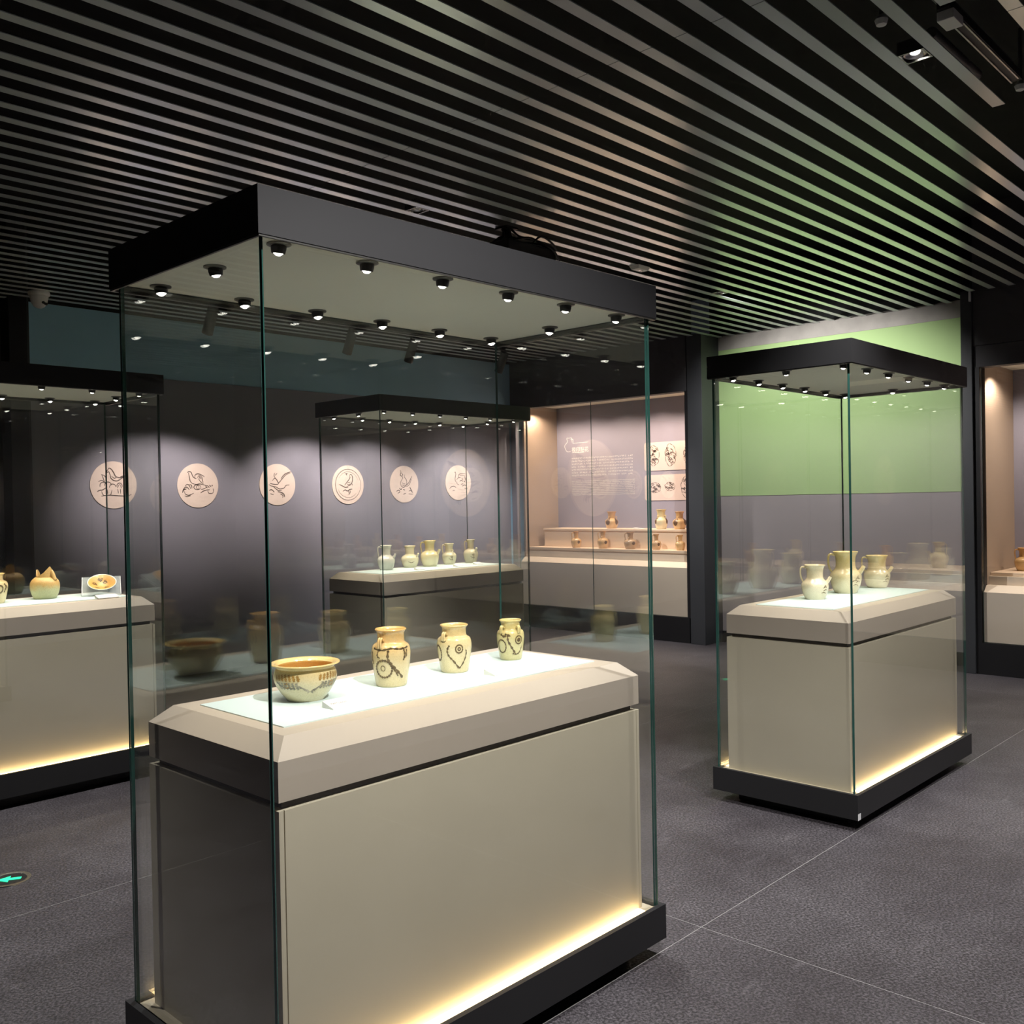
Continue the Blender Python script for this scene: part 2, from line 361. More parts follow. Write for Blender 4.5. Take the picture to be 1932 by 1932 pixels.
# ------------------------------------------------------------------ free-standing glass showcases
def pane(parent, x0, x1, y0, y1, z0, z1):
    m = MB(); dx, dy = x1-x0, y1-y0
    vs = [(x0,y0,z0),(x1,y0,z0),(x1,y1,z0),(x0,y1,z0),(x0,y0,z1),(x1,y0,z1),(x1,y1,z1),(x0,y1,z1)]
    fs = [(0,3,2,1),(4,5,6,7),(0,1,5,4),(1,2,6,5),(2,3,7,6),(3,0,4,7)]
    for i, f in enumerate(fs):
        big = (i in (2, 4)) if dx > dy else (i in (3, 5))
        m.add(vs, [f], 0 if big else 1)
    return m.build('glass_pane', [M_GLASS, M_GLEDGE], parent)

_dl = {}
def downlight(parent, x, y, z, tilt_dir, power, target, col=(1, 0.895, 0.72), angle=52, blend=0.9):
    """small eyeball lamp: flange, tilted barrel, lit lens, and its own spot"""
    tl = Vector((tilt_dir[0], tilt_dir[1], 0))
    if tl.length > 0: tl.normalize()
    key = (round(tl.x, 2), round(tl.y, 2))
    if key not in _dl:
        ax = Vector((tl.x*0.16, tl.y*0.16, -1)).normalized()
        Mr = ax.to_track_quat('Z', 'Y').to_matrix().to_4x4()
        fl = MB().lathe([(0.0, 0.0), (0.029, 0.0), (0.029, -0.0035), (0.022, -0.006), (0.0, -0.006)], 20)
        br = MB().lathe([(0.0, 0.002), (0.0185, 0.002), (0.0185, 0.012), (0.0165, 0.022), (0.0145, 0.0235), (0.0135, 0.019), (0.0, 0.019)], 18, M=Mr)
        le = MB().lathe([(0.0, 0.0285), (0.006, 0.0275), (0.0128, 0.0215), (0.0128, 0.0195), (0, 0.0195)], 14, M=Mr)
        _dl[key] = (fl, br, le, ax)
    fl, br, le, ax = _dl[key]
    if isinstance(fl, MB):
        f = fl.build('downlight', M_DKCHROME, parent, smooth=True)
        b = br.build('barrel', M_BLACK, f, smooth=True); c = le.build('lens', M_LENS, f, smooth=True)
        _dl[key] = (f.data, b.data, c.data, ax)
    else:
        f = bpy.data.objects.new('downlight', fl); COL.objects.link(f); f.parent = parent
        for nm, d in (('barrel', br), ('lens', le)):
            c = bpy.data.objects.new(nm, d); COL.objects.link(c); c.parent = f
    f.location = (x, y, z)
    p = ax*0.046
    spot('lamp_beam', p, p + (Vector(target) - Vector((x, y, z))), power, col, angle, blend, 0.014, f)
    return f

def display_case(cx, cy, L, D, zpb, zpt, zg0, zg1, zc0, zc1, zhb, zht, label, led=1.0, power=P_CASE):
    t = empty('display_case', (cx, cy, 0)); tag(t, label, 'display case')
    a, b = L/2, D/2
    MB().box(-a+0.10, a-0.10, -b+0.09, b-0.09, 0.0, zpb).build('toe_kick', M_BLACK, t)
    k = 0.018
    m = MB()
    m.box(-a, a, -b, -b+k, zpb, zpt); m.box(-a, a, b-k, b, zpb, zpt); m.box(-a, -a+k, -b+k, b-k, zpb, zpt); m.box(a-k, a, -b+k, b-k, zpb, zpt)
    m.box(-a+k, a-k, -b+k, b-k, zpb, zpb+0.01)
    m.build('plinth', M_CHAR, t)
    MB().box(-a+k+0.001, a-k-0.001, -b+k+0.001, b-k-0.001, zpt-0.03, zpt-0.0085).build('tray', M_TRAY, t)
    pi = 0.058
    x0, x1, y0, y1 = -a+pi, a-pi, -b+pi, b-pi
    for s in (-1, 1):
        yy = (y0-0.027, y0-0.0003) if s < 0 else (y1+0.0003, y1+0.027)
        MB().box(x0+0.02, x1-0.02, yy[0], yy[1], zpt-0.0085, zpt-0.0065).build('led_strip', M_LED, t)
    MB().box(x0+0.004, x1-0.004, y0+0.004, y1-0.004, zpt-0.0085, zg0).build('pedestal_core', M_BEIGE, t)
    for nm, bx in (('front_panel', (x0+0.016, x1-0.016, y0, y0+0.0039)), ('back_panel', (x0+0.016, x1-0.016, y1-0.0039, y1)),
                   ('side_panel', (x0, x0+0.0039, y0, y1)), ('side_panel', (x1-0.0039, x1, y0, y1))):
        MB().box(*bx, zpt-0.0085, zg0).build(nm, M_BEIGE, t)
    for xx in (x0, x1-0.0128):
        for yy in (y0, y1-0.0039):
            MB().box(max(xx, x0+0.004), min(xx+0.0128, x1-0.004), yy, yy+0.0039, zpt-0.0085, zg0).build('corner_strip', M_BEIGE, t)
    MB().box(x0+0.02, x1-0.02, y0+0.02, y1-0.02, zg0, zg1).build('shadow_gap', M_GROOVE, t)
    i = 0.05
    m = MB(); m.box(x0, x1, y0, y1, zg1, zc0)
    m.frustum((x0, x1, y0, y1, zc0), (x0+i, x1-i, y0+i, y1-i, zc1-0.003))
    m.build('cap', M_CAPP, t)
    MB().box(x0+0.095, x1-0.085, y0+0.12, y1-0.115, zc1-0.003, zc1).build('top_panel', M_PANEL, t)
    # hood
    m = MB()
    for bx in ((-a, a, -b, -b+k), (-a, a, b-k, b), (-a, -a+k, -b+k, b-k), (a-k, a, -b+k, b-k)): m.box(*bx, zhb, zht)
    m.box(-a+k, a-k, -b+k, b-k, zht-0.012, zht)
    m.build('hood', M_CHAR, t)
    m = MB(); e = 0.0065
    for bx in ((-a+0.002, a-0.002, -b+0.002, -b+0.002+e), (-a+0.002, a-0.002, b-0.002-e, b-0.002), (-a+0.002, -a+0.002+e, -b+0.0086, b-0.0086), (a-0.002-e, a-0.002, -b+0.0086, b-0.0086)):
        m.box(*bx, zhb-0.005, zhb)
    m.build('hood_edge_trim', M_DKCHROME, t)
    hz = zhb+0.012
    MB().box(-a+k, a-k, -b+k, b-k, hz, hz+0.02).build('hood_lining', M_HOODIN, t)
    # glass
    q, th = 0.019, 0.010
    z0, z1 = zpt-0.0085, hz-0.0005
    pane(t, -a+q, a-q, -b+q, -b+q+th, z0, z1)
    pane(t, -a+q, a-q, b-q-th, b-q, z0, z1)
    pane(t, -a+q, -a+q+th, -b+q+th+0.001, b-q-th-0.001, z0, z1)
    pane(t, a-q-th, a-q, -b+q+th+0.001, b-q-th-0.001, z0, z1)
    # fourteen eyeball lamps
    lx, ly = a-0.108, b-0.086
    for j in range(6):
        x = -lx + 2*lx*j/5
        for s in (-1, 1):
            downlight(t, x, s*ly, hz, (0, -s), power, (x*0.80, -s*0.02, zc1))
    for s in (-1, 1):
        downlight(t, s*lx, 0, hz, (-s, 0), power, (s*lx*0.45, 0, zc1))
    return t

H1 = dict(zpb=0.055, zpt=0.17, zg0=0.836, zg1=0.856, zc0=0.952, zc1=1.0, zhb=2.158, zht=2.268)
H2 = dict(zpb=0.06, zpt=0.185, zg0=0.872, zg1=0.892, zc0=0.985, zc1=1.035, zhb=2.212, zht=2.322)
case1 = display_case(1.926, 2.257, 1.526, 0.768, label='nearest tall glass showcase, holding a bowl and three jars on its beige pedestal', **H1)
case2 = display_case(5.000, 2.264, 1.527, 0.764, label='tall glass showcase in front of the green wall, holding three ewers', **H1)
case3 = display_case(5.025, 5.700, 1.570, 0.780, label='glass showcase by the lit wall alcove, holding a row of five pale ewers', power=P_CASE*2.3, **H2)
case4 = display_case(1.862, 5.700, 1.570, 0.780, label='glass showcase cut by the left picture edge, holding a broken pot and a dish', power=P_CASE*1.5, **H2)
MB().box(-0.7635, -0.7335, -0.3825, -0.3821, 0.055, 0.085).build('sticker', M_WHITE, case2)

# ------------------------------------------------------------------ ceramics
def face_cam(x, y): return math.atan2(-y, -x)
def interp(prof, z):
    for (r0, z0), (r1, z1) in zip(prof, prof[1:]):
        if z0 <= z <= z1 and z1 > z0:
            return r0+(r1-r0)*(z-z0)/(z1-z0)
    return prof[-1][0]
def smooth_prof(keys, n=5):
    return [(p.x, p.y) for p in catmull([(r, z, 0) for r, z in keys], n)]
def surf_ribbons(prof, strokes, W=0.0027, off=0.0007):
    """strokes: list of (points [(deg to the right of the viewer, z)], width factor)"""
    m = MB()
    for pts, wf in strokes:
        c = catmull([(s, z, 0) for s, z in pts], 5)
        P = []
        for q in c:
            a = R(q.x); r = interp(prof, q.y)+off
            P.append((Vector((r*math.cos(a), r*math.sin(a), q.y)), Vector((math.cos(a), math.sin(a), 0))))
        vs = []
        for i, (p, n) in enumerate(P):
            t = (P[min(i+1, len(P)-1)][0]-P[max(i-1, 0)][0])
            if t.length < 1e-7: t = Vector((0, 0, 1))
            t.normalize(); sd = n.cross(t).normalized()
            ww = W*wf*(0.72+0.45*math.sin(i*2.1)+0.15*random.random())
            if i in (0, len(P)-1): ww *= 0.4
            vs += [p+sd*ww, p-sd*ww]
        m.add(vs, [(2*i, 2*i+1, 2*i+3, 2*i+2) for i in range(len(P)-1)])
    return m
def ring_stroke(s, z, rs, rz, n=12):
    return [(s+rs*math.cos(2*math.pi*k/n), z+rz*math.sin(2*math.pi*k/n)) for k in range(n+1)]
def outer(prof):   # outer skin of a pot profile: up to the highest point
    zi = max(range(len(prof)), key=lambda i: prof[i][1]); return prof[:zi+1]

def jar(x, y, z, h, wmax, glaze, label, strokes, group=None, name='storage_jar', loops=(-38, 60), turn=0.0, patches=None):
    k = wmax/2
    keys = [(0.0, 0.0), (k*0.74, 0.0), (k*0.80, h*0.04), (k*0.90, h*0.25), (k*0.985, h*0.48), (k, h*0.60), (k*0.93, h*0.705), (k*0.76, h*0.755),
            (k*0.70, h*0.79), (k*0.69, h*0.90), (k*0.74, h*0.955), (k*0.80, h*0.975), (k*0.80, h*0.99), (k*0.755, h),
            (k*0.66, h*0.97), (k*0.62, h*0.90), (k*0.63, h*0.78), (k*0.86, h*0.66), (k*0.88, h*0.45), (k*0.70, h*0.08), (0.0, h*0.05)]
    prof = [keys[0]] + smooth_prof(keys[1:-1], 4) + [keys[-1]]
    t = empty(name, (x, y, z), face_cam(x, y)+turn); tag(t, label, 'jar', group)
    MB().lathe(prof, 48).build('body', glaze, t, smooth='all')
    op = outer(prof)
    if strokes: surf_ribbons(op, strokes).build('painted_pattern', M_BROWN, t, smooth='all')
    for s in loops:       # twin-strand loop ears on the shoulder
        for ds in (-4, 4):
            a = R(s+ds); e = Vector((math.cos(a), math.sin(a), 0))
            pts = [e*(k*0.70)+Vector((0, 0, h*0.80)), e*(k*0.86)+Vector((0, 0, h*0.855)), e*(k*0.97)+Vector((0, 0, h*0.80)), e*(k*0.955)+Vector((0, 0, h*0.68))]
            MB().tube(catmull(pts, 4), 0.0035, 8).build('loop_ear', glaze, t, smooth='all')
    return t

def ewer(x, y, z, h, wmax, glaze, label, group, handle=-90, spout=80, strokes=None, patches=None, neck=0.5, spout_len=1.0, cat='ewer', n=36, loops=()):
    k = wmax/2
    keys = [(0.0, 0.0), (k*0.70, 0.0), (k*0.74, h*0.03), (k*0.90, h*0.18), (k, h*0.36), (k*0.95, h*0.47), (k*0.74, h*0.555), (k*(neck+0.04), h*0.60),
            (k*neck, h*0.66), (k*neck, h*0.80), (k*(neck+0.06), h*0.92), (k*(neck+0.17), h*0.985), (k*(neck+0.16), h),
            (k*(neck+0.02), h*0.95), (k*(neck-0.07), h*0.80), (k*(neck-0.07), h*0.64), (k*0.80, h*0.45), (k*0.85, h*0.3), (k*0.6, h*0.06), (0, h*0.05)]
    prof = [keys[0]] + smooth_prof(keys[1:-1], 3) + [keys[-1]]
    t = empty('ewer', (x, y, z), face_cam(x, y)); tag(t, label, cat, group)
    MB().lathe(prof, n).build('body', glaze, t, smooth='all')
    op = outer(prof)
    if handle is not None:
        a = R(handle); e = Vector((math.cos(a), math.sin(a), 0)); Z = Vector((0, 0, 1))
        pts = [e*(k*(neck+0.02))+Z*h*0.91, e*(k*(neck+0.36))+Z*h*0.93, e*(k*(neck+0.46))+Z*h*0.80, e*(k*(neck+0.40))+Z*h*0.62, e*(k*0.86)+Z*h*0.50]
        MB().tube(catmull(pts, 4), 0.026*h, 8).build('handle', glaze, t, smooth='all')
    if spout is not None:
        a = R(spout); e = Vector((math.cos(a), math.sin(a), 0)); Z = Vector((0, 0, 1))
        pts = [e*(k*0.80)+Z*h*0.47, e*(k*0.98)+Z*h*0.55, e*(k*(0.98+0.16*spout_len))+Z*h*0.655]
        MB().tube(catmull(pts, 3), [h*0.062, h*0.060, h*0.056, h*0.052, h*0.049, h*0.046, h*0.045], 8).build('spout', glaze, t)
    for s in loops:
        a = R(s); e = Vector((math.cos(a), math.sin(a), 0)); Z = Vector((0, 0, 1))
        pts = [e*(k*neck)+Z*h*0.66, e*(k*(neck+0.3))+Z*h*0.70, e*(k*0.82)+Z*h*0.52]
        MB().tube(catmull(pts, 4), 0.022*h, 6).build('loop_ear', glaze, t, smooth='all')
    if strokes: surf_ribbons(op, strokes, W=0.0019).build('painted_pattern', M_BROWN, t, smooth='all')
    if patches:
        for (s, zc, rs, rz) in patches:
            m = MB(); vs = []; fs = []; N, K = 16, 4
            for kk in range(K+1):
                for j in range(N):
                    b = 2*math.pi*j/N; ss = s+rs*kk/K*math.cos(b); zz = (zc+rz*kk/K*math.sin(b))*h
                    r = interp(op, zz)+0.001; vs.append((r*math.cos(R(ss)), r*math.sin(R(ss)), zz))
            for kk in range(K):
                for j in range(N):
                    fs.append((kk*N+j, kk*N+(j+1) % N, (kk+1)*N+(j+1) % N, (kk+1)*N+j))
            m.add(vs, fs).build('brown_patch', M_PATCH, t, smooth='all')
    return t

Z1, Z2 = 1.0, 1.035
# --- bowl
def bowl(x, y, z):
    h = 0.105
    keys = [(0.0, 0.004), (0.042, 0.004), (0.046, 0.0), (0.052, 0.0), (0.056, 0.006), (0.072, 0.026), (0.086, 0.052), (0.0885, 0.070), (0.084, 0.086), (0.081, 0.092), (0.086, 0.098), (0.0965, 0.1015), (0.0975, 0.104), (0.095, 0.1055), (0.085, 0.1035), (0.0775, 0.096)]
    prof = [keys[0]] + smooth_prof(keys[1:], 4)
    t = empty('bowl', (x, y, z), face_cam(x, y)); tag(t, 'wide ivory bowl with flared rim and brown brush fronds', 'bowl')
    MB().lathe(prof, 56).build('body', G_BOWL, t, smooth='all')
    inner = [(0.0775, 0.096)] + smooth_prof([(0.0765, 0.092), (0.080, 0.08), (0.083, 0.066), (0.078, 0.048), (0.06, 0.022), (0.03, 0.010)], 4) + [(0.0, 0.009)]
    MB().lathe(inner, 48).build('interior', G_AMBER, t, smooth='all')
    op = outer(prof)
    amb, gry = [], []
    for c, sg in ((-38, 1), (56, -1)):
        for i in range(7):
            s = c-26+i*8.0
            amb.append(([(s, 0.083-abs(i-3)*0.0012), (s+2.5*sg, 0.074), (s+4*sg, 0.064)], 1.7))
        for i in range(6):
            s = c-20+i*7.5
            gry.append(([(s+4*sg, 0.060), (s+5*sg, 0.049), (s+7*sg, 0.040)], 1.6))
        amb.append((ring_stroke(c+2*sg, 0.052, 5, 0.006), 1.0))
        gry.append(([(c+20*sg, 0.056), (c+32*sg, 0.045), (c+44*sg, 0.036)], 1.3)); gry.append(([(c-24*sg, 0.06), (c-8*sg, 0.048), (c+16*sg, 0.044)], 1.0))
        gry.append(([(c+40*sg, 0.040), (c+46*sg, 0.032)], 2.2))
    surf_ribbons(op, amb).build('amber_brushwork', M_AMBERP, t, smooth='all')
    surf_ribbons(op, gry).build('grey_brushwork', M_GREYP, t, smooth='all')
    return t
bowl(1.550, 2.300, Z1)

h = 0.172
jar(1.836, 2.268, Z1, h, 0.118, G_JAR, 'straw-glazed jar beside the bowl, tallest, with a beaded brown ring at its belly', [
    (ring_stroke(-24, h*0.33, 27, h*0.15), 1.25), (ring_stroke(-26, h*0.34, 7, h*0.045), 0.5),
    ([(-8, h*0.66), (-10, h*0.52), (0, h*0.42), (18, h*0.30), (40, h*0.16)], 1.5), ([(2, h*0.36), (14, h*0.28), (22, h*0.20)], 1.0),
    ([(-62, h*0.68), (-30, h*0.655), (0, h*0.685), (30, h*0.67), (62, h*0.69)], 1.3), ([(40, h*0.66), (44, h*0.56), (38, h*0.47)], 1.4), ([(52, h*0.66), (50, h*0.52)], 1.1),
    ([(-66, h*0.62), (-72, h*0.5), (-64, h*0.4)], 1.2), ([(-40, h*0.64), (-44, h*0.55), (-34, h*0.52)], 0.9)], group='jars in the nearest showcase', loops=(-36,))
h = 0.153
jar(2.116, 2.288, Z1, h, 0.113, G_JAR2, 'middle straw-glazed jar with a heart-shaped brown line and small ring', [
    ([(-16, h*0.60), (-24, h*0.50), (-20, h*0.38), (-4, h*0.27), (18, h*0.10)], 1.15), ([(18, h*0.10), (36, h*0.25), (44, h*0.42), (40, h*0.50)], 0.9),
    (ring_stroke(16, h*0.52, 12, h*0.085), 0.9), (ring_stroke(16, h*0.52, 4, h*0.03), 0.8), (ring_stroke(-66, h*0.42, 17, h*0.16), 1.1),
    ([(-52, h*0.68), (-40, h*0.66), (-30, h*0.69)], 0.8)], group='jars in the nearest showcase', loops=(-40,))
h = 0.138
jar(2.402, 2.308, Z1, h, 0.096, G_JAR3, 'smallest olive-straw jar, at the far end of the nearest showcase row', [
    (ring_stroke(-42, h*0.36, 22, h*0.16), 1.0), ([(-12, h*0.64), (-10, h*0.50), (6, h*0.32), (22, h*0.18)], 1.4), ([(-45, h*0.66), (-25, h*0.60), (-20, h*0.66), (0, h*0.62)], 1.5),
    (ring_stroke(36, h*0.52, 15, h*0.10), 0.9), (ring_stroke(36, h*0.52, 5, h*0.03), 1.5), ([(8, h*0.18), (30, h*0.16), (46, h*0.22), (56, h*0.36)], 0.9)],
    group='jars in the nearest showcase', loops=(-44, 40))

def label_card(x, y, z, label, wd=0.075, dp=0.05):
    t = empty('label_card', (x, y, z)); tag(t, label, 'label card', 'museum label cards')
    m = MB(); m.add([(-wd/2, -dp/2, 0), (wd/2, -dp/2, 0), (wd/2, dp/2, 0), (-wd/2, dp/2, 0), (-wd/2, -dp/2, 0.004), (wd/2, -dp/2, 0.004), (wd/2, dp/2, 0.018), (-wd/2, dp/2, 0.018)],
                    [(0,3,2,1),(4,5,6,7),(0,1,5,4),(1,2,6,5),(2,3,7,6),(3,0,4,7)])
    m.build('card', M_CARD, t)
    m = MB(); nn = 9
    for i in range(nn):
        xx = -wd*0.36 + wd*0.72*i/nn
        zz = lambda yy: 0.0043+(yy+dp/2)/dp*0.014
        for q in range(3):
            y_ = random.uniform(-0.004, 0.003); y2 = y_+0.0012
            if q == 2: xa, xb, ya, yb = xx+wd*0.02, xx+wd*0.033, -0.0045, 0.0045
            else: xa, xb, ya, yb = xx, xx+wd*0.058, y_, y2
            m.add([(xa, ya, zz(ya)), (xb, ya, zz(ya)), (xb, yb, zz(yb)), (xa, yb, zz(yb))], [(0, 1, 2, 3)])
    m.build('print', M_PRINT, t)
    return t
label_card(1.545, 2.135, Z1, 'white label card in front of the bowl')
label_card(2.165, 2.140, Z1, 'white label card in front of the middle jar with the heart line')

# --- three ewers, showcase 2
S_FLOW = lambda h: [([(38, h*0.34), (46, h*0.38), (58, h*0.36)], 1.2), ([(40, h*0.26), (52, h*0.30), (62, h*0.27)], 1.2), ([(44, h*0.40), (52, h*0.43)], 1.2), ([(30, h*0.2), (44, h*0.22), (56, h*0.18)], 1.0)]
GE = 'ewers in front of the green wall'
ewer(4.795, 2.349, Z1, 0.182, 0.140, G_CREAM, 'smallest cream ewer, nearest in the showcase by the green wall', GE, strokes=S_FLOW(0.182), neck=0.60)
ewer(5.201, 2.363, Z1, 0.232, 0.172, G_YELL, 'largest ewer, yellowish, middle of the three by the green wall', GE, strokes=S_FLOW(0.232)+[([(20, 0.06), (34, 0.075), (50, 0.07)], 1.5)], neck=0.62)
ewer(5.590, 2.347, Z1, 0.190, 0.150, G_YELL, 'yellowish ewer farthest of the three by the green wall, handle facing left', GE, strokes=S_FLOW(0.190), neck=0.66)
# --- five ewers, showcase 3
GE3 = 'pale ewers in the showcase by the lit alcove'
D3 = lambda h: [([(10, h*0.40), (18, h*0.34), (30, h*0.40)], 1.5), ([(6, h*0.22), (22, h*0.26), (36, h*0.2)], 1.5), ([(20, h*0.42), (26, h*0.30), (22, h*0.16)], 1.4), ([(-4, h*0.3), (8, h*0.26)], 1.2)]
ewer(4.690, 5.830, Z2, 0.190, 0.135, G_WHITE, 'whitest ewer, first in the row of five pale ewers', GE3, handle=-100, spout=70)
ewer(4.972, 5.880, Z2, 0.172, 0.140, G_CREAM, 'squat cream ewer, second in the row of five', GE3, strokes=[([(-10, 0.05), (10, 0.04), (30, 0.05)], 1.5)], handle=None, spout=60)
ewer(5.140, 5.830, Z2, 0.208, 0.150, G_YELL, 'tallest yellowish ewer, middle of the row of five', GE3, handle=-95, spout=70)
ewer(5.400, 5.880, Z2, 0.172, 0.122, G_CREAM, 'slim cream ewer with dark sketch, fourth in the row of five', GE3, strokes=D3(0.172), handle=-95, spout=None, loops=(40,))
ewer(5.620, 5.850, Z2, 0.195, 0.125, G_CREAM, 'tall-necked cream ewer with dark sketch, last in the row of five', GE3, strokes=D3(0.195), handle=-110, spout=45, neck=0.42)
for i, (x, y) in enumerate(((4.83, 5.60), (5.26, 5.62), (5.50, 5.64))):
    label_card(x, y, Z2, ['white label card before the squat second ewer', 'white label card before the tallest of the five ewers', 'white label card before the tall-necked last ewer'][i], 0.07, 0.05)

# --- broken pot, dish on acrylic stand, edge pot: showcase 4
def broken_pot(x, y, z):
    t = empty('broken_pot', (x, y, z), face_cam(x, y)); tag(t, 'squat yellow pot with broken upright neck shards', 'broken pot'); t.scale = (0.67, 0.67, 0.67)
    k = 0.118
    keys = [(0.0, 0.0), (k*0.72, 0.0), (k*0.80, 0.012), (k*0.95, 0.06), (k, 0.105), (k*0.94, 0.148), (k*0.70, 0.180), (k*0.50, 0.188), (k*0.44, 0.186), (k*0.45, 0.176), (k*0.85, 0.13), (k*0.8, 0.04), (0, 0.015)]
    MB().lathe([keys[0]]+smooth_prof(keys[1:-1], 4)+[keys[-1]], 48).build('body', G_BROKEN, t, smooth='all')
    def shard(a0, a1, tops, rr, name):
        m = MB(); n = len(tops); vs = []; th = 0.008
        for i, hh in enumerate(tops):
            a = R(a0+(a1-a0)*i/(n-1))
            for (r, zz) in ((rr, 0.176), (rr*0.94, 0.178+hh), (rr*0.94-th, 0.178+hh), (rr-th, 0.176)):
                vs.append((r*math.cos(a), r*math.sin(a), zz))
        fs = []
        for i in range(n-1):
            for j in range(4):
                fs.append((i*4+j, (i+1)*4+j, (i+1)*4+(j+1) % 4, i*4+(j+1) % 4))
        fs += [(0, 1, 2, 3), ((n-1)*4+3, (n-1)*4+2, (n-1)*4+1, (n-1)*4)]
        m.add(vs, fs).build(name, G_BROKEN, t, smooth=True)
    shard(-150, -70, [0.010, 0.055, 0.072, 0.070, 0.045, 0.012], k*0.60, 'neck_shard')
    shard(-70, 62, [0.015, 0.020, 0.032, 0.052, 0.078, 0.098, 0.070], k*0.62, 'neck_shard')
    a = R(52); e = Vector((math.cos(a), math.sin(a), 0)); Z = Vector((0, 0, 1))
    MB().tube(catmull([e*(k*0.58)+Z*0.245, e*(k*0.70)+Z*0.20, e*(k*0.86)+Z*0.155], 4), [0.008, 0.012, 0.016, 0.018, 0.018, 0.018, 0.018, 0.018, 0.016], 8).build('handle_stub', G_BROKEN, t, smooth='all')
broken_pot(2.135, 5.790, Z2)
def dish_stand(x, y, z):
    s = empty('acrylic_stand', (x, y, z), face_cam(x, y)); s.scale = (0.85, 0.92, 0.85); tag(s, 'clear acrylic sloping stand under the small amber dish', 'stand')
    a = 0.006
    MB().add([(-0.10, -0.115, 0.002), (-0.10, 0.115, 0.002), (-0.094, 0.115, 0.002), (-0.094, -0.115, 0.002), (-0.10, -0.115, 0.118), (-0.10, 0.115, 0.118), (-0.094, 0.115, 0.118), (-0.094, -0.115, 0.118)],
             [(0,3,2,1),(4,5,6,7),(0,1,5,4),(1,2,6,5),(2,3,7,6),(3,0,4,7)]).build('upright', M_ACRYL, s)
    MB().add([(-0.10, -0.115, 0.118), (-0.10, 0.115, 0.118), (0.10, 0.115, 0.006), (0.10, -0.115, 0.006), (-0.10, -0.115, 0.123), (-0.10, 0.115, 0.123), (0.104, 0.115, 0.011), (0.104, -0.115, 0.011)],
             [(0,3,2,1),(4,5,6,7),(0,1,5,4),(1,2,6,5),(2,3,7,6),(3,0,4,7)]).build('slope', M_ACRYL, s)
    MB().box(-0.10, 0.106, -0.115, 0.115, 0.0, 0.002).build('base_sheet', M_ACRYL, s)
    for yy in (-0.115, 0.115):
        MB().tube([(-0.098, yy, 0.003), (-0.098, yy, 0.119), (0.101, yy, 0.010)], 0.0022, 6).build('bright_edge', M_WHITE, s)
    d = empty('small_dish', (x, y, z), face_cam(x, y)); d.scale = (0.8, 0.8, 0.85); tag(d, 'small amber dish with brown floral spots leaning on the acrylic stand', 'dish')
    ax = Vector((0.49, 0, 0.872)); Mr = Matrix.Translation((0.022, 0.004, 0.062)) @ ax.to_track_quat('Z', 'Y').to_matrix().to_4x4()
    pr = smooth_prof([(0.0, 0.0), (0.035, 0.0), (0.04, 0.006), (0.07, 0.022), (0.098, 0.034), (0.099, 0.037), (0.094, 0.036)], 3)
    MB().lathe(pr, 40, M=Mr).build('body', G_WHITE, d, smooth='all')
    pi_ = smooth_prof([(0.094, 0.036), (0.07, 0.0265), (0.04, 0.012), (0.015, 0.008)], 3)+[(0.0, 0.008)]
    MB().lathe(pi_, 40, M=Mr).build('interior', glaze_mat('amber_dish_glaze', (0.70, 0.42, 0.12), (0.66, 0.36, 0.09), 0.1, rough=0.4, coat=0.1), d, smooth='all')
    m = MB()
    for (cx_, cy_) in ((-0.048, 0.006), (-0.012, 0.052), (0.03, -0.045), (-0.03, -0.048), (0.02, 0.03)):
        for q in range(7):
            b = q*0.9+cx_*30; rr = 0.016*random.uniform(0.3, 1)
            px, py = cx_+rr*math.cos(b), cy_+rr*math.sin(b)
            vs = []
            for j in range(6):
                c = j*math.pi/3; u, v = px+0.006*math.cos(c), py+0.005*math.sin(c)
                vs.append(Mr @ Vector((u, v, interp([(0.008, 0.0), (0.008, 0.015), (0.012, 0.04), (0.0265, 0.07), (0.036, 0.094)], math.hypot(u, v))+0.0012)))
            m.add(vs, [tuple(range(6))])
    m.build('floral_spots', M_BROWN, d)
dish_stand(2.430, 5.715, Z2)
label_card(2.37, 5.50, Z2, 'white label card in front of the dish stand', 0.12, 0.05)
jar(1.842, 5.760, Z2, 0.165, 0.16, G_JAR2, 'spotted pale jar cut off by the left picture edge', [(ring_stroke(30, 0.08, 12, 0.02), 2.0), ([(50, 0.11), (58, 0.09), (50, 0.06)], 2.0), ([(60, 0.10), (70, 0.08)], 2.0)], loops=())

# ------------------------------------------------------------------ round bird pictures on walls
def ink_mesh(strokes, rad, W, plane):
    """strokes in unit-disc coords -> ribbon mesh; plane(u, v) -> Vector"""
    m = MB()
    for pts, wf in strokes:
        c = catmull([(a, b, 0) for a, b in pts], 5); vs = []
        for i, p in enumerate(c):
            t = c[min(i+1, len(c)-1)]-c[max(i-1, 0)]
            if t.length < 1e-6: t = Vector((1, 0, 0))
            t.normalize(); n = Vector((-t.y, t.x, 0)); ww = W*wf*(0.55+0.45*math.sin(math.pi*i/(len(c)-1)))
            vs += [plane((p.x*rad+n.x*ww), (p.y*rad+n.y*ww)), plane((p.x*rad-n.x*ww), (p.y*rad-n.y*ww))]
        m.add(vs, [(2*i, 2*i+1, 2*i+3, 2*i+2) for i in range(len(c)-1)])
    return m
def arc(cx_, cy_, rr, a0, a1, n=7, sy=1.0):
    return [(cx_+rr*math.cos(R(a0+(a1-a0)*i/n)), cy_+rr*sy*math.sin(R(a0+(a1-a0)*i/n))) for i in range(n+1)]
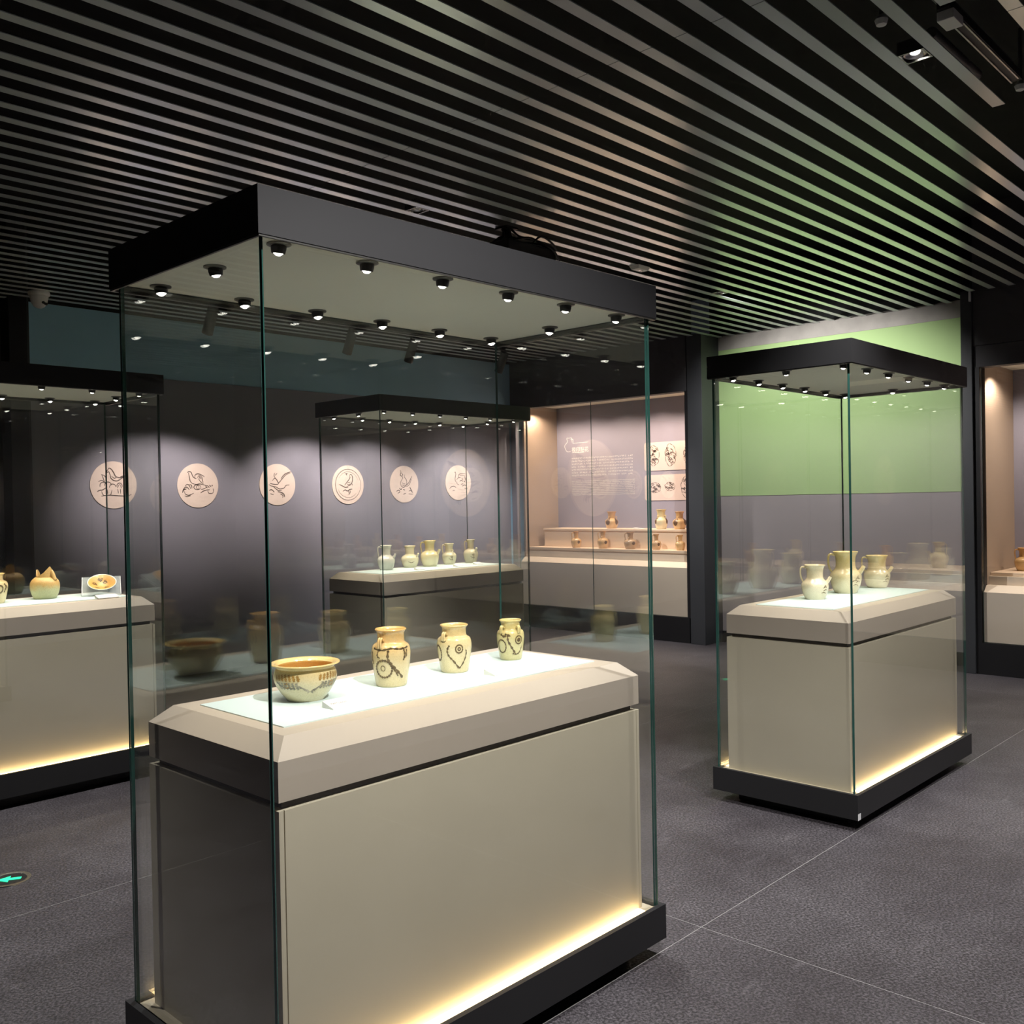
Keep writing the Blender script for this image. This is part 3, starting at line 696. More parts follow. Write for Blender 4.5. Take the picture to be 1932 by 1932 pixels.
BIRDS = [
 [([(-.30,.60),(-.20,.74),(-.08,.68),(.02,.52),(.10,.38),(.30,.32),(.52,.40)],1.3), ([(-.32,.60),(-.26,.56),(-.20,.62)],1), ([(-.20,.58),(-.16,.46),(-.12,.30),(.0,.20),(.16,.18),(.34,.28),(.52,.40)],1.2),
  ([(.30,.36),(.46,.40),(.54,.42)],1.6), ([(-.10,.40),(.02,.30),(.14,.34)],.8), ([(-.55,.46),(-.40,.40),(-.32,.24),(-.32,.08)],1), ([(-.52,.44),(-.46,.28),(-.40,.10)],.9), ([(-.68,.14),(-.54,.20),(-.40,.12),(-.34,.04)],1),
  (arc(-.46,-.04,.16,10,200),1), (arc(-.26,-.02,.15,0,190),1), (arc(-.05,-.10,.14,0,190),1), (arc(.26,-.04,.12,-60,230),1), (arc(.26,-.05,.06,-60,230),.7),
  ([(-.74,-.30),(-.64,-.24),(-.50,-.22),(-.34,-.12)],1.3), ([(-.55,-.28),(-.50,-.42),(-.40,-.48)],.9), ([(-.30,-.20),(-.28,-.40)],.9), ([(-.08,-.22),(-.14,-.42),(-.22,-.46)],.9), ([(.18,-.18),(.20,-.38)],.9), ([(.30,-.18),(.30,-.40)],.9),
  ([(-.56,-.50),(-.30,-.46),(.0,-.47),(.40,-.50),(.64,-.48),(.80,-.43)],1.3)],
 [([(-.54,.62),(-.44,.66),(-.34,.62),(-.30,.50)],1.2), ([(-.48,.60),(-.44,.40),(-.40,.22),(-.30,.10)],1.1), ([(-.34,.62),(-.26,.44),(-.18,.36),(-.08,.34)],1.2), ([(-.16,.38),(-.14,.50),(.0,.56),(.20,.50),(.34,.42)],1.2),
  ([(-.02,.36),(.04,.46),(.18,.46)],.9), ([(.02,.34),(.10,.22),(.18,.14),(.28,.08)],1), ([(.20,.46),(.22,.30),(.26,.14)],1), ([(.14,.46),(.16,.30)],.9), ([(.08,.46),(.10,.32)],.9), ([(-.30,.10),(-.10,.06),(.10,.08),(.34,.02),(.50,-.02)],1),
  (arc(-.04,-.08,.18,0,360,10,.65),1), (arc(-.02,-.08,.07,0,360,8,1.2),.8), ([(.14,-.18),(.30,-.16),(.44,-.08)],1), ([(-.80,-.34),(-.74,-.20),(-.60,-.16)],1.6), ([(-.78,-.22),(-.66,-.08),(-.54,-.10),(-.46,-.20)],1.2),
  ([(-.66,-.02),(-.54,.06),(-.44,-.02),(-.38,-.16)],1.2), ([(-.44,.06),(-.34,.0),(-.32,-.14)],1.2), ([(-.70,-.26),(-.66,-.40),(-.50,-.46),(-.36,-.42),(-.24,-.36)],1), ([(-.70,-.48),(-.56,-.52),(-.38,-.48)],.9),
  ([(.12,-.36),(.24,-.28),(.40,-.22),(.60,-.20)],1.2), ([(.38,-.02),(.48,-.12)],1.2), ([(.48,.0),(.58,-.10)],1.2), ([(.58,.02),(.68,-.06)],1.2), ([(.70,.02),(.76,-.02)],1.6), ([(.50,-.24),(.54,-.36),(.70,-.38),(.80,-.32)],1), ([(.78,-.14),(.80,-.32)],.9)],
 [([(-.30,.20),(-.18,.32),(-.06,.26),(.06,.10),(.26,.28),(.50,.50),(.78,.60)],1.2), ([(.20,.30),(.44,.54),(.80,.66)],1.3), ([(-.16,.60),(-.20,.44),(-.10,.30)],1), ([(-.02,.58),(-.14,.46)],.9), ([(-.44,.06),(-.20,.02),(.0,.02),(.08,.10)],1.1),
  ([(-.50,.0),(-.34,-.08),(-.10,-.12),(.10,-.22),(.36,-.18),(.50,-.04),(.70,-.02)],1.1), ([(-.30,-.06),(-.10,-.22),(.06,-.30),(.24,-.28)],1.2), ([(-.50,-.30),(-.36,-.26),(-.20,-.38)],1.4), ([(.0,-.36),(.20,-.40),(.36,-.50),(.40,-.64)],1.5), ([(.14,-.48),(.30,-.56),(.28,-.68)],1.2), ([(-.44,-.46),(-.24,-.52)],1)],
 [(arc(0,0,.84,0,360,28),.9), (arc(0,0,.70,20,150,12),.5), (arc(0,0,.70,200,320,12),.5), ([(.10,.52),(.20,.56),(.28,.46),(.30,.30),(.26,.14),(.16,.0),(.02,-.06),(-.10,-.10)],1.3), ([(.10,.50),(.12,.38),(.04,.26),(-.10,.12),(-.24,-.04)],1.2),
  ([(-.60,.02),(-.40,-.06),(-.20,-.14),(.0,-.14)],1.4), ([(-.06,.16),(.06,.10),(.14,.16)],1), ([(-.10,.06),(.04,.0),(.16,.06)],1), ([(.24,.08),(.30,-.04)],1), ([(-.36,-.36),(-.20,-.28),(-.06,-.34),(.10,-.26),(.26,-.24)],1.5), ([(.0,-.30),(.06,-.46),(.02,-.54)],1.5), ([(.12,-.30),(.14,-.46)],1.2), ([(-.12,.62),(-.08,.50)],1.2), ([(-.20,.58),(.0,.62)],.9)],
 [([(-.28,.80),(-.24,.66),(-.30,.52),(-.16,.44),(-.10,.32)],1.2), ([(-.20,.62),(-.12,.56),(-.14,.46)],1), ([(-.10,.34),(-.26,.14),(-.26,-.06),(-.10,-.18),(.06,-.12),(.18,.04),(.14,.26),(.02,.40),(.02,.56)],1.1), ([(.06,-.12),(.30,.06),(.46,.28),(.56,.46)],1.2), ([(.12,-.16),(.36,-.02),(.54,.30)],1),
  ([(-.16,.10),(-.04,.0),(.06,.06)],.8), ([(-.18,-.02),(-.04,-.10),(.08,-.04)],.8), ([(-.60,-.42),(-.44,-.34),(-.34,-.44),(-.50,-.52)],1.4), ([(-.40,-.22),(-.26,-.30),(-.16,-.24)],1.2), ([(.40,-.16),(.48,-.30),(.58,-.44)],1.5), ([(.34,-.40),(.46,-.36),(.62,-.50)],1.3), ([(-.10,-.30),(.04,-.34)],1.2), ([(-.1,-.58),(.10,-.52)],1.1), ([(.30,-.56),(.66,-.58)],1)],
 [([(-.32,.60),(-.24,.64),(-.20,.50),(-.26,.30),(-.24,.10),(-.10,.0)],1.2), ([(-.16,.18),(.0,.30),(.04,.48),(.30,.56),(.62,.54)],1.2), ([(.10,.42),(.30,.46),(.56,.44)],1), ([(.04,.30),(.20,.32)],1.5), ([(.30,.30),(.36,.14)],1.3), ([(.50,.40),(.60,.20),(.66,.04)],1), ([(.10,.08),(.26,.14),(.40,.04)],1.3), ([(.44,.12),(.56,.04)],1.3), ([(.2,-.10),(.40,-.06)],1.2), ([(.3,-.22),(.5,-.14),(.7,-.22)],1.3), ([(.5,-.34),(.76,-.36)],1.2),
  ([(-.76,-.38),(-.56,-.24),(-.36,-.22),(-.20,-.30)],1.3), ([(-.50,-.48),(-.30,-.46)],1), ([(-.16,-.04),(.06,-.14)],1)],
]
def round_picture(x, z, design, label, rad=0.205, Y=YB-0.0125, flip=1, group='round bird pictures on the back wall'):
    t = empty('round_picture', (x, Y, z)); tag(t, label, 'picture', group)
    m = MB(); n = 64
    m.add([(rad*math.cos(2*math.pi*j/n), 0, rad*math.sin(2*math.pi*j/n)) for j in range(n)]+[(rad*math.cos(2*math.pi*j/n), -0.004*flip, rad*math.sin(2*math.pi*j/n)) for j in range(n)],
          [tuple(range(n)), tuple(range(2*n-1, n-1, -1))]+[(j, (j+1) % n, n+(j+1) % n, n+j) for j in range(n)])
    m.build('disc', M_DISC, t)
    ink_mesh(BIRDS[design], rad*0.95, 0.0040*rad/0.205, lambda u, v: Vector((u*flip, -0.0047*flip, v))).build('ink_drawing', M_INK, t)
XC = [(3.628, 1.754), (4.418, 1.748), (5.27, 1.757), (6.131, 1.756), (6.902, 1.762), (7.729, 1.78)]
LB = ['round cream picture of a bird perched above leafy plants, leftmost on the back wall', 'round cream picture of a wading bird with spread wing and grass tufts', 'round cream picture of a bird with a long double tail feather',
      'round cream picture of a perched bird inside a drawn ring', 'round cream picture of an upright bird with tail raised right', 'round cream picture of a long-necked bird, last on the wall before the alcove']
for i, (x, z) in enumerate(XC): round_picture(x, z, i, LB[i])
FL = ['large round cream picture on the wall facing the showcases, long-tailed bird', 'large round cream picture on the wall facing the showcases, ringed bird', 'large round cream picture on the wall facing the showcases, wading bird']
for (x, d, l) in ((5.85, 2, FL[0]), (6.98, 3, FL[1]), (8.1, 1, FL[2])):
    round_picture(x, 1.72, d, l, rad=0.30, Y=-0.9, flip=-1, group='round pictures on the wall seen only in reflections')

# ------------------------------------------------------------------ wall alcove showcases
def glyph_block(u0, u1, v0, v1, rows, cols, plane, vertical=False, fill=0.72):
    """small unreadable character-like marks in rows"""
    m = MB(); dv = (v1-v0)/rows; du = (u1-u0)/cols
    for r in range(rows):
        for c in range(cols):
            if random.random() < 0.04: continue
            cu, cv = u0+(c+0.5)*du, v1-(r+0.5)*dv; s = min(abs(du), abs(dv))*fill/2
            for q in range(4):
                o1, o2 = random.uniform(-1, 1)*s, random.uniform(-1, 1)*s
                if q % 2: a, b, w_, h_ = cu, cv+o2, s*0.9, s*0.13
                else: a, b, w_, h_ = cu+o1, cv, s*0.13, s*0.9
                m.add([plane(a-w_, b-h_), plane(a+w_, b-h_), plane(a+w_, b+h_), plane(a-w_, b+h_)], [(0, 1, 2, 3)])
    return m
def text_mesh(body, size, name, parent, material, loc, basis):
    c = bpy.data.curves.new(name, 'FONT'); c.body = body; c.size = size; c.extrude = 0.0004
    tmp = bpy.data.objects.new(name+'_tmp', c); COL.objects.link(tmp)
    bpy.context.view_layer.update()
    me = bpy.data.meshes.new_from_object(tmp.evaluated_get(bpy.context.evaluated_depsgraph_get()))
    bpy.data.objects.remove(tmp)
    me.materials.clear(); me.materials.append(material)
    for v in me.vertices: v.co = Vector(loc) + basis[0]*v.co.x + basis[1]*v.co.y + basis[2]*v.co.z
    o = bpy.data.objects.new(name, me); COL.objects.link(o); o.parent = parent
    return o

def alcove(name_label, y0, y1, z1, xb, zap, zlo, xlo, zhi, xhi, seams, lamps, col, power, ylo, yhi):
    """recess in the right wall: y0 (near end) .. y1 (far end)"""
    t = empty('wall_showcase', (XW, 0, 0)); tag(t, name_label, 'wall showcase')
    z0 = 0.275; B = xb-XW
    MB().box(B, B+0.03, y0, y1, z0, z1+0.05).build('back_panel', M_ALCB, t)
    MB().box(0.122, B, y1, y1+0.025, z0, z1+0.05).build('side_panel', M_ALCS, t)
    MB().box(0.122, B, y0-0.025, y0, z0, z1+0.05).build('side_panel', M_ALCS, t)
    MB().box(0.122, B, y0, y1, z1+0.05, z1+0.07).build('lid', M_HOODIN, t)
    m = MB(); m.add([(0.03, y0, z0), (0.03, y0, zap), (0.10, y0, zap+0.055), (0.16, y0, zap+0.055), (0.16, y0, z0), (0.03, y1, z0), (0.03, y1, zap), (0.10, y1, zap+0.055), (0.16, y1, zap+0.055), (0.16, y1, z0)],
                    [(0, 1, 2, 3, 4), (9, 8, 7, 6, 5), (0, 5, 6, 1), (1, 6, 7, 2), (2, 7, 8, 3), (3, 8, 9, 4), (4, 9, 5, 0)])
    m.build('apron', M_APRON, t)
    MB().box(0.161, B, y0+0.001, y1-0.001, z0, zlo-0.031).build('riser', M_APRON, t)
    MB().box(xlo-XW, B, y0+0.001, y1-0.001, zlo-0.03, zlo).build('lower_shelf', M_SHELF, t, bevel=0.003)
    if zhi:
        MB().box(xhi-XW+0.012, B, y0+0.001, yhi-0.01, zlo, zhi-0.026).build('upper_riser', M_SHELF, t)
        MB().box(xhi-XW, B, y0+0.001, yhi, zhi-0.025, zhi).build('upper_shelf', M_SHELF, t, bevel=0.003)
    ys = [y0+0.001]+seams+[y1-0.001]
    for a, b in zip(ys, ys[1:]):
        pane(t, 0.008, 0.018, a+0.0015, b-0.0015, z0, z1+0.02)
    for (ly, tx, tz) in lamps:
        downlight(t, 0.20, ly, z1+0.05, (1, 0), power, (tx-XW, ly, tz), col=col, angle=132, blend=0.6)
    return t
WARM = (1.0, 0.75, 0.56)
al1 = alcove('recessed wall showcase with lilac back panel, text and brown-patched ewers', 5.685, 8.13, 2.69, 9.40, 0.80, 0.975, 8.80, 1.20, 9.0, [6.97],
             [(5.95, 9.2, 1.3), (6.5, 9.2, 1.3), (7.05, 9.2, 1.3), (7.55, 9.2, 1.3), (7.98, 9.2, 1.3)], WARM, P_ALC, None, 8.04)
al2 = alcove('recessed wall showcase at the right picture edge, with beige side panel', -0.80, 2.72, 2.62, 9.55, 0.70, 0.86, 8.85, None, 0, [0.95],
             [(-0.3, 9.2, 0.9), (0.5, 9.2, 0.9), (1.3, 9.2, 0.9), (2.0, 9.2, 0.9), (2.55, 9.2, 0.9)], (1.0, 0.84, 0.68), P_ALC*0.85, None, 0)

# printed things on the alcove's back panel (screen right = -Y there)
bx = 9.40-XW-0.0006
pl = lambda u, v: Vector((bx, u, v))
YV, ZV, XV = Vector((0, -1, 0)), Vector((0, 0, 1)), Vector((-1, 0, 0))
text_mesh('模印贴花', 0.070, 'title_lettering', al1, M_WTXT, (bx, 7.885, 2.165), (YV, ZV, XV))
lines = [([(7.93, 2.345), (7.965, 2.345), (7.955, 2.30), (8.0, 2.25), (7.985, 2.20), (7.955, 2.172), (7.90, 2.175)], 1), ([(7.93, 2.345), (7.885, 2.345), (7.88, 2.31), (7.875, 2.285)], 1), ([(7.90, 2.33), (7.862, 2.325), (7.858, 2.27)], 1), ([(7.87, 2.275), (7.74, 2.278), (7.61, 2.28)], 0.8), ([(7.885, 2.155), (7.76, 2.155), (7.68, 2.155)], 1.1)]
ink_mesh(lines, 1.0, 0.0035, pl).build('jug_emblem', M_WTXT, al1)
glyph_block(7.89, 6.92, 1.845, 2.10, 7, 38, pl).build('paragraph_lettering', M_WTXT, al1)
glyph_block(7.89, 6.90, 1.605, 1.80, 9, 66, pl, fill=0.8).build('small_paragraph_lettering', M_WTXT, al1)
def picture_board(y0, y1, z0, z1, label, kinds):
    t = empty('picture_board', (9.40, (y0+y1)/2, (z0+z1)/2)); tag(t, label, 'picture board')
    hw, hh, rr = (y1-y0)/2, (z1-z0)/2, 0.03; pts = []
    for cy_, cz_, a in ((hw-rr, hh-rr, 0), (-hw+rr, hh-rr, 90), (-hw+rr, -hh+rr, 180), (hw-rr, -hh+rr, 270)):
        for k in range(5): pts.append((cy_+rr*math.cos(R(a+22.5*k)), cz_+rr*math.sin(R(a+22.5*k))))
    n = len(pts)
    MB().add([(-0.0003, a, b) for a, b in pts]+[(-0.006, a, b) for a, b in pts], [tuple(range(n)), tuple(range(2*n-1, n-1, -1))]+[(j, (j+1) % n, n+(j+1) % n, n+j) for j in range(n)]).build('board', M_PICT, t)
    st = []
    for (cy_, cz_, rw, rh) in kinds:
        for k in range(34):
            a = random.uniform(0, 6.28); q = math.sqrt(random.uniform(0.02, 0.8))
            c0, c1 = cy_+rw*q*math.cos(a), cz_+rh*q*math.sin(a); bend = random.uniform(-.2, .2)
            st.append(([(c0-rw*0.16, c1-rh*0.10), (c0+rw*bend, c1+rh*0.06), (c0+rw*0.14, c1+rh*random.uniform(-.22, .16))], random.uniform(0.5, 1.3)))
        for k in range(9):
            a0 = k*0.698; st.append(([(cy_+rw*(1+0.06*math.sin(7*a_))*math.cos(a_), cz_+rh*(1+0.06*math.cos(5*a_))*math.sin(a_)) for a_ in (a0, a0+0.3, a0+0.62)], 0.8))
    ink_mesh(st, 1.0, 0.0046, lambda u, v: Vector((-0.0066, u, v))).build('relief_drawings', M_INK, t)
cy_ = (5.80+6.75)/2
picture_board(5.80, 6.75, 1.882, 2.218, 'pinkish board with drawings of relief ornaments, upper of two in the alcove', [(6.61-cy_, 0.01, 0.075, 0.12), (6.375-cy_, 0.01, 0.075, 0.13), (6.12-cy_, 0, 0.075, 0.12), (5.92-cy_, 0, 0.06, 0.11)])
picture_board(5.80, 6.75, 1.528, 1.832, 'pinkish board with drawings of relief ornaments, lower of two in the alcove', [(6.60-cy_, 0.0, 0.08, 0.06), (6.39-cy_, 0.01, 0.07, 0.05), (6.16-cy_, 0, 0.075, 0.12), (5.93-cy_, 0, 0.06, 0.09)])

# alcove 1 ewers
GA, PT = 'brown-patched ewers in the lit wall alcove', [(-48, .34, 22, .17), (46, .34, 20, .17)]
ewer(9.14, 7.06, 1.20, 0.205, 0.160, G_TAN, 'brown-patched ewer alone on the upper alcove shelf', GA, handle=None, spout=None, patches=[(-40, .42, 24, .22), (50, .42, 20, .2)], loops=(-30, 60), neck=0.55)
ewer(9.12, 6.33, 1.20, 0.225, 0.150, G_YELL, 'tall pale ewer on the upper alcove shelf beside the picture boards', GA, handle=None, spout=None, patches=[(-60, .45, 16, .2), (62, .45, 16, .2)], loops=(-40, 50), neck=0.6)
ewer(9.12, 6.08, 1.20, 0.200, 0.160, G_TAN, 'dark brown-patched ewer at the frame end of the upper alcove shelf', GA, handle=None, spout=None, patches=[(-40, .42, 24, .22), (60, .42, 22, .2)], loops=(-20,), neck=0.5)
LN = ['smallest light tan ewer, first on the lower alcove shelf', 'tan ewer with darker neck, second on the lower alcove shelf', 'broad brown-tan ewer, third on the lower alcove shelf', 'small grey-tan ewer, fourth on the lower alcove shelf', 'small orange-tan ewer, last on the lower alcove shelf']
for i, (y, h, wd, gl) in enumerate(((7.42, 0.195, 0.125, G_TAN), (7.01, 0.205, 0.135, G_TAN), (6.61, 0.195, 0.150, G_TAN2), (6.25, 0.175, 0.115, G_TAN2), (5.93, 0.170, 0.110, G_TAN))):
    ewer(8.90, y, 0.975, h, wd, gl, LN[i], GA, handle=-70, spout=None, patches=[(30, .35, 16, .10)] if i != 4 else None, loops=(-20,), neck=0.42, n=28)
label_card(9.06, 6.60, 1.20, 'white label card on the upper alcove shelf', 0.06, 0.12)
label_card(9.06, 5.85, 1.20, 'white label card by the dark ewer on the upper alcove shelf', 0.06, 0.10)
# alcove 2 ewers (mostly seen mirrored in the glass)
LR = ['amber ewer at the right picture edge', 'tan ewer in the right-hand alcove, second from the beige side panel', 'tan ewer in the right-hand alcove, third from the beige side panel', 'brown ewer in the right-hand alcove, fourth from the beige side panel',
      'pale ewer in the right-hand alcove, fifth from the beige side panel', 'amber ewer in the right-hand alcove, sixth from the beige side panel', 'brown ewer in the right-hand alcove, farthest from the beige side panel']
for i, (y, h, wd, gl) in enumerate(((2.535, 0.20, 0.15, G_TAN), (2.02, 0.25, 0.17, G_TAN), (1.55, 0.20, 0.15, G_TAN), (1.05, 0.22, 0.16, G_TAN2), (0.55, 0.24, 0.16, G_YELL), (0.05, 0.20, 0.15, G_TAN), (-0.45, 0.23, 0.16, G_TAN2))):
    ewer(9.15, y, 0.86, h, wd, gl, LR[i], 'ewers in the right-hand wall alcove', handle=-80, spout=70, neck=0.48, n=28)

# ------------------------------------------------------------------ beyond the back wall's end: rubble display glimpsed at the left edge
t = empty('rubble_display', (3.25, 9.75, 0)); tag(t, 'white-topped display of grey rubble glimpsed past the dark pillar', 'display')
MB().box(-0.75, 0.16, -0.35, 0.35, 0.0, 0.90).build('table_body', M_BLACK, t)
MB().box(-0.78, 0.18, -0.38, 0.38, 0.90, 0.98).build('table_top', M_WHITE, t)
MB().box(-0.78, 0.18, -0.42, -0.385, 0.80, 0.83).build('ledge', M_WHITE, t)
for i in range(9):
    bm = bmesh.new(); bmesh.ops.create_icosphere(bm, subdivisions=2, radius=1)
    for v in bm.verts: v.co *= random.uniform(0.75, 1.1)
    me = bpy.data.meshes.new('stone'); bm.to_mesh(me); bm.free(); me.materials.append(M_ROCK)
    o = bpy.data.objects.new('stone', me); COL.objects.link(o); o.parent = t
    o.scale = (0.11, 0.09, 0.06); o.location = (-0.6+0.085*i, random.uniform(-0.25, 0.1), 1.02+0.03*(i % 2)); o.rotation_euler = (0.3*i, 0.2*i, i)
pnl = MB().box(2.4, 3.25, 10.55, 10.6, 0.0, 2.4).build('amber_backdrop', M_ORANGE); tag(pnl, 'upright panel coloured as if amber-lit, at the far left edge behind the rubble', 'panel')

# ------------------------------------------------------------------ ceiling fittings
def gimbal(x, y, label, lit, power, target=None, angle=95):
    t = empty('recessed_downlight', (x, y, ZC)); tag(t, label, 'downlight', 'square recessed downlights between the slats')
    s = 0.050
    m = MB()
    for bx_ in ((-s, s, -s, -s+0.005), (-s, s, s-0.005, s), (-s, -s+0.005, -s+0.005, s-0.005), (s-0.005, s, -s+0.005, s-0.005)): m.box(*bx_, -0.002, 0.05)
    m.build('square_frame', M_CHROME, t)
    MB().lathe([(0.016, 0.06), (0.03, 0.035), (0.042, 0.006), (0.0435, 0.006), (0.032, 0.036), (0.018, 0.062)], 24).build('reflector', M_CHROME, t, smooth='all')
    MB().lathe([(0.0, 0.006), (0.010, 0.007), (0.018, 0.012), (0.018, 0.020), (0, 0.020)], 16).build('bulb', M_LENS if lit else M_WHITE, t, smooth='all')
    if power:
        spot('lamp_beam', (0, 0, -0.022), (Vector(target)-Vector((x, y, ZC))) if target else (0, 0, -1), power, (1, 0.965, 0.95), angle, 0.6, 0.02, t)
    return t
def on_gap(y): return SLAT0 + (round((y-SLAT0)/0.1568-0.5)+0.5)*0.1568
gimbal(3.824, on_gap(1.42), 'lit square downlight with chrome reflector, in the ceiling at upper right', True, P_ROOM*0.75)
gimbal(3.698, on_gap(4.234), 'square chrome downlight in the ceiling just above the nearest showcase hood', False, P_ROOM*0.9, (3.0, 4.35, 0.3))
gimbal(7.017, on_gap(4.204), 'small square downlight in the ceiling before the green wall', False, P_ROOM*0.66, (8.97, 4.25, 1.6), 100)
gimbal(1.50, on_gap(0.55), 'square downlight out of frame, lighting the nearest pedestal front', True, P_ROOM*1.1, (2.05, 1.6, 0.0), 94)
gimbal(4.9, on_gap(0.2), 'square downlight out of frame, lighting the floor at lower right', True, P_ROOM*0.5, (5.0, 1.75, 0.4), 64)
gimbal(0.45, on_gap(4.2), 'square downlight out of frame, lighting the floor at lower left', True, P_ROOM*0.5)
gimbal(7.45, on_gap(6.75), 'added unseen downlight before the lit wall alcove, brightening its apron', False, P_ROOM*0.5, (7.7, 6.75, 0.3), 110)  # added lamp, none seen here; brightens the apron and nearby walls
gimbal(7.2, on_gap(1.2), 'square downlight out of frame, lighting the floor by the right-hand alcove', True, P_ROOM*0.6)
t = empty('ceiling_sensor', (5.778, 4.164, ZC)); tag(t, 'small white box sensor fixed under the slats above the gap between showcases', 'sensor')
MB().frustum((-0.075, 0.075, -0.045, 0.045, 0.0), (-0.06, 0.06, -0.032, 0.032, -0.028)).build('casing', M_WHITE, t, bevel=0.004)
MB().box(-0.02, 0.02, -0.01, 0.01, -0.0295, -0.028).build('window', M_CHROME, t)

def track_spot(x, y, label, power, target, group='black cylinder spotlights along the back wall', length=0.235, rad=0.046, drop=0.13):
    t = empty('track_spotlight', (x, y, ZC)); tag(t, label, 'spotlight', group)
    MB().box(-0.05, 0.05, -0.018, 0.018, -0.03, 0.0).build('track_adapter', M_BLACK, t, bevel=0.003)
    MB().tube([(0, 0, -0.03), (0, 0, -drop)], 0.011, 10).build('stem', M_BLACK, t, smooth=True)
    d = (Vector(target)-Vector((x, y, ZC-drop-0.05))).normalized()
    Mr = Matrix.Translation((0, 0, -drop-0.03)) @ d.to_track_quat('Z', 'Y').to_matrix().to_4x4()
    hl = length/2
    MB().lathe([(0.0, -hl), (rad*0.92, -hl), (rad, -hl+0.006), (rad, hl), (rad*0.9, hl), (rad*0.85, hl-0.04), (0, hl-0.04)], 24, M=Mr).build('barrel', M_CHAR, t, smooth=True)
    MB().lathe([(0.0, hl-0.036), (rad*0.6, hl-0.036), (rad*0.8, hl-0.039), (0, hl-0.039)], 18, M=Mr).build('lens', M_LENS, t)
    p = Mr @ Vector((0, 0, hl+0.002))
    spot('lamp_beam', p, p+d, power, (1.0, 0.84, 0.76), 31, 1.0, 0.03, t, sx=2.6)
    return t
TL = ['black cylinder spotlight aimed at the back wall, leftmost of four', 'black cylinder spotlight aimed at the back wall, second from left', 'black cylinder spotlight aimed at the back wall, third from left', 'black cylinder spotlight hanging beside the alcove corner']
for (x, y), l in zip(((4.06, 7.30), (5.58, 7.42), (6.38, 7.46), (7.66, 7.42)), TL):
    track_spot(x, y, l, P_TRACK, (x+0.05, YB, 1.62))
tag(MB().box(3.2, 8.3, 7.33, 7.36, ZC+0.002, ZC+0.03).build('lighting_track', M_BLACK), 'black lighting track between the slats along the back wall', 'track')
FT = ['black spotlight out of frame aimed at the long-tailed bird picture', 'black spotlight out of frame aimed at the ringed bird picture', 'black spotlight out of frame aimed at the wading bird picture']
for x, l in zip((5.85, 6.98, 8.1), FT):
    track_spot(x, -0.05, l, P_TRACK*0.75, (x, -0.9, 1.65), group='spotlights washing the facing wall')

# projector above the nearest hood
t = empty('ceiling_projector', (4.34, 4.14, ZC)); tag(t, 'black ceiling projector with cables, half hidden behind the nearest hood', 'projector')
MB().box(-0.05, 0.05, -0.05, 0.05, -0.012, 0.0).build('mount_plate', M_BLACK, t)
MB().tube([(0, 0, -0.012), (0, 0, -0.07)], [0.026, 0.034], 12).build('mount_neck', M_BLACK, t, smooth=True)
MB().frustum((-0.12, 0.12, -0.10, 0.10, -0.135), (-0.04, 0.04, -0.035, 0.035, -0.055)).build('bracket', M_BLACK, t, bevel=0.006)
MB().box(-0.20, 0.24, -0.20, 0.16, -0.27, -0.135).build('casing', M_BLACK, t, bevel=0.012)
MB().lathe([(0.0, 0), (0.05, 0), (0.045, 0.03), (0.038, 0.032), (0.0, 0.02)], 20, M=Matrix.Translation((0.24, 0.05, -0.20)) @ Vector((1, 0, 0)).to_track_quat('Z', 'Y').to_matrix().to_4x4()).build('lens', M_DKCHROME, t, smooth=True)
for pts in ([(0.02, -0.02, -0.01), (0.07, -0.06, -0.06), (0.16, -0.14, -0.09), (0.25, -0.19, -0.17)], [(-0.02, 0.02, -0.01), (-0.07, -0.04, -0.05), (-0.12, -0.09, -0.12)], [(0.0, -0.05, -0.08), (0.10, -0.12, -0.07), (0.20, -0.15, -0.13)], [(0.03, 0, -0.005), (0.05, -0.03, -0.08), (0.17, -0.19, -0.12), (0.26, -0.21, -0.2)], [(0.1, -0.1, -0.12), (0.14, -0.16, -0.06), (0.2, -0.2, -0.1), (0.24, -0.2, -0.14)]):
    MB().tube(catmull(pts, 5), 0.007, 6).build('cable', M_CABLE, t, smooth=True)
# dome camera
t = empty('dome_camera', (2.905, 7.86, ZC)); tag(t, 'white dome security camera under the ceiling by the dark pillar', 'camera')
MB().lathe([(0.0, 0.0), (0.078, 0.0), (0.08, -0.006), (0.08, -0.024), (0.074, -0.032), (0.0, -0.032)], 32).build('base_ring', M_WHITE, t, smooth=True)
MB().lathe([(0.068, -0.03), (0.066, -0.05), (0.058, -0.085), (0.042, -0.112), (0.02, -0.126), (0.0, -0.129)], 32).build('dome', M_WHITE, t, smooth='all')
e = Vector((-0.25, -0.97, 0)).normalized(); sd = Vector((0.97, -0.25, 0))
for k, dz in ((0.022, -0.088), (0.042, -0.098)):
    c = e*0.050+sd*k+Vector((0, 0, dz))
    MB().lathe([(0, 0.012), (0.0105, 0.010), (0.0105, -0.01), (0, -0.01)], 12, M=Matrix.Translation(c*1.0) @ (e+sd*0.5+Vector((0, 0, -0.35))).to_track_quat('Z', 'Y').to_matrix().to_4x4()).build('lens', M_BLACK, t, smooth=True)
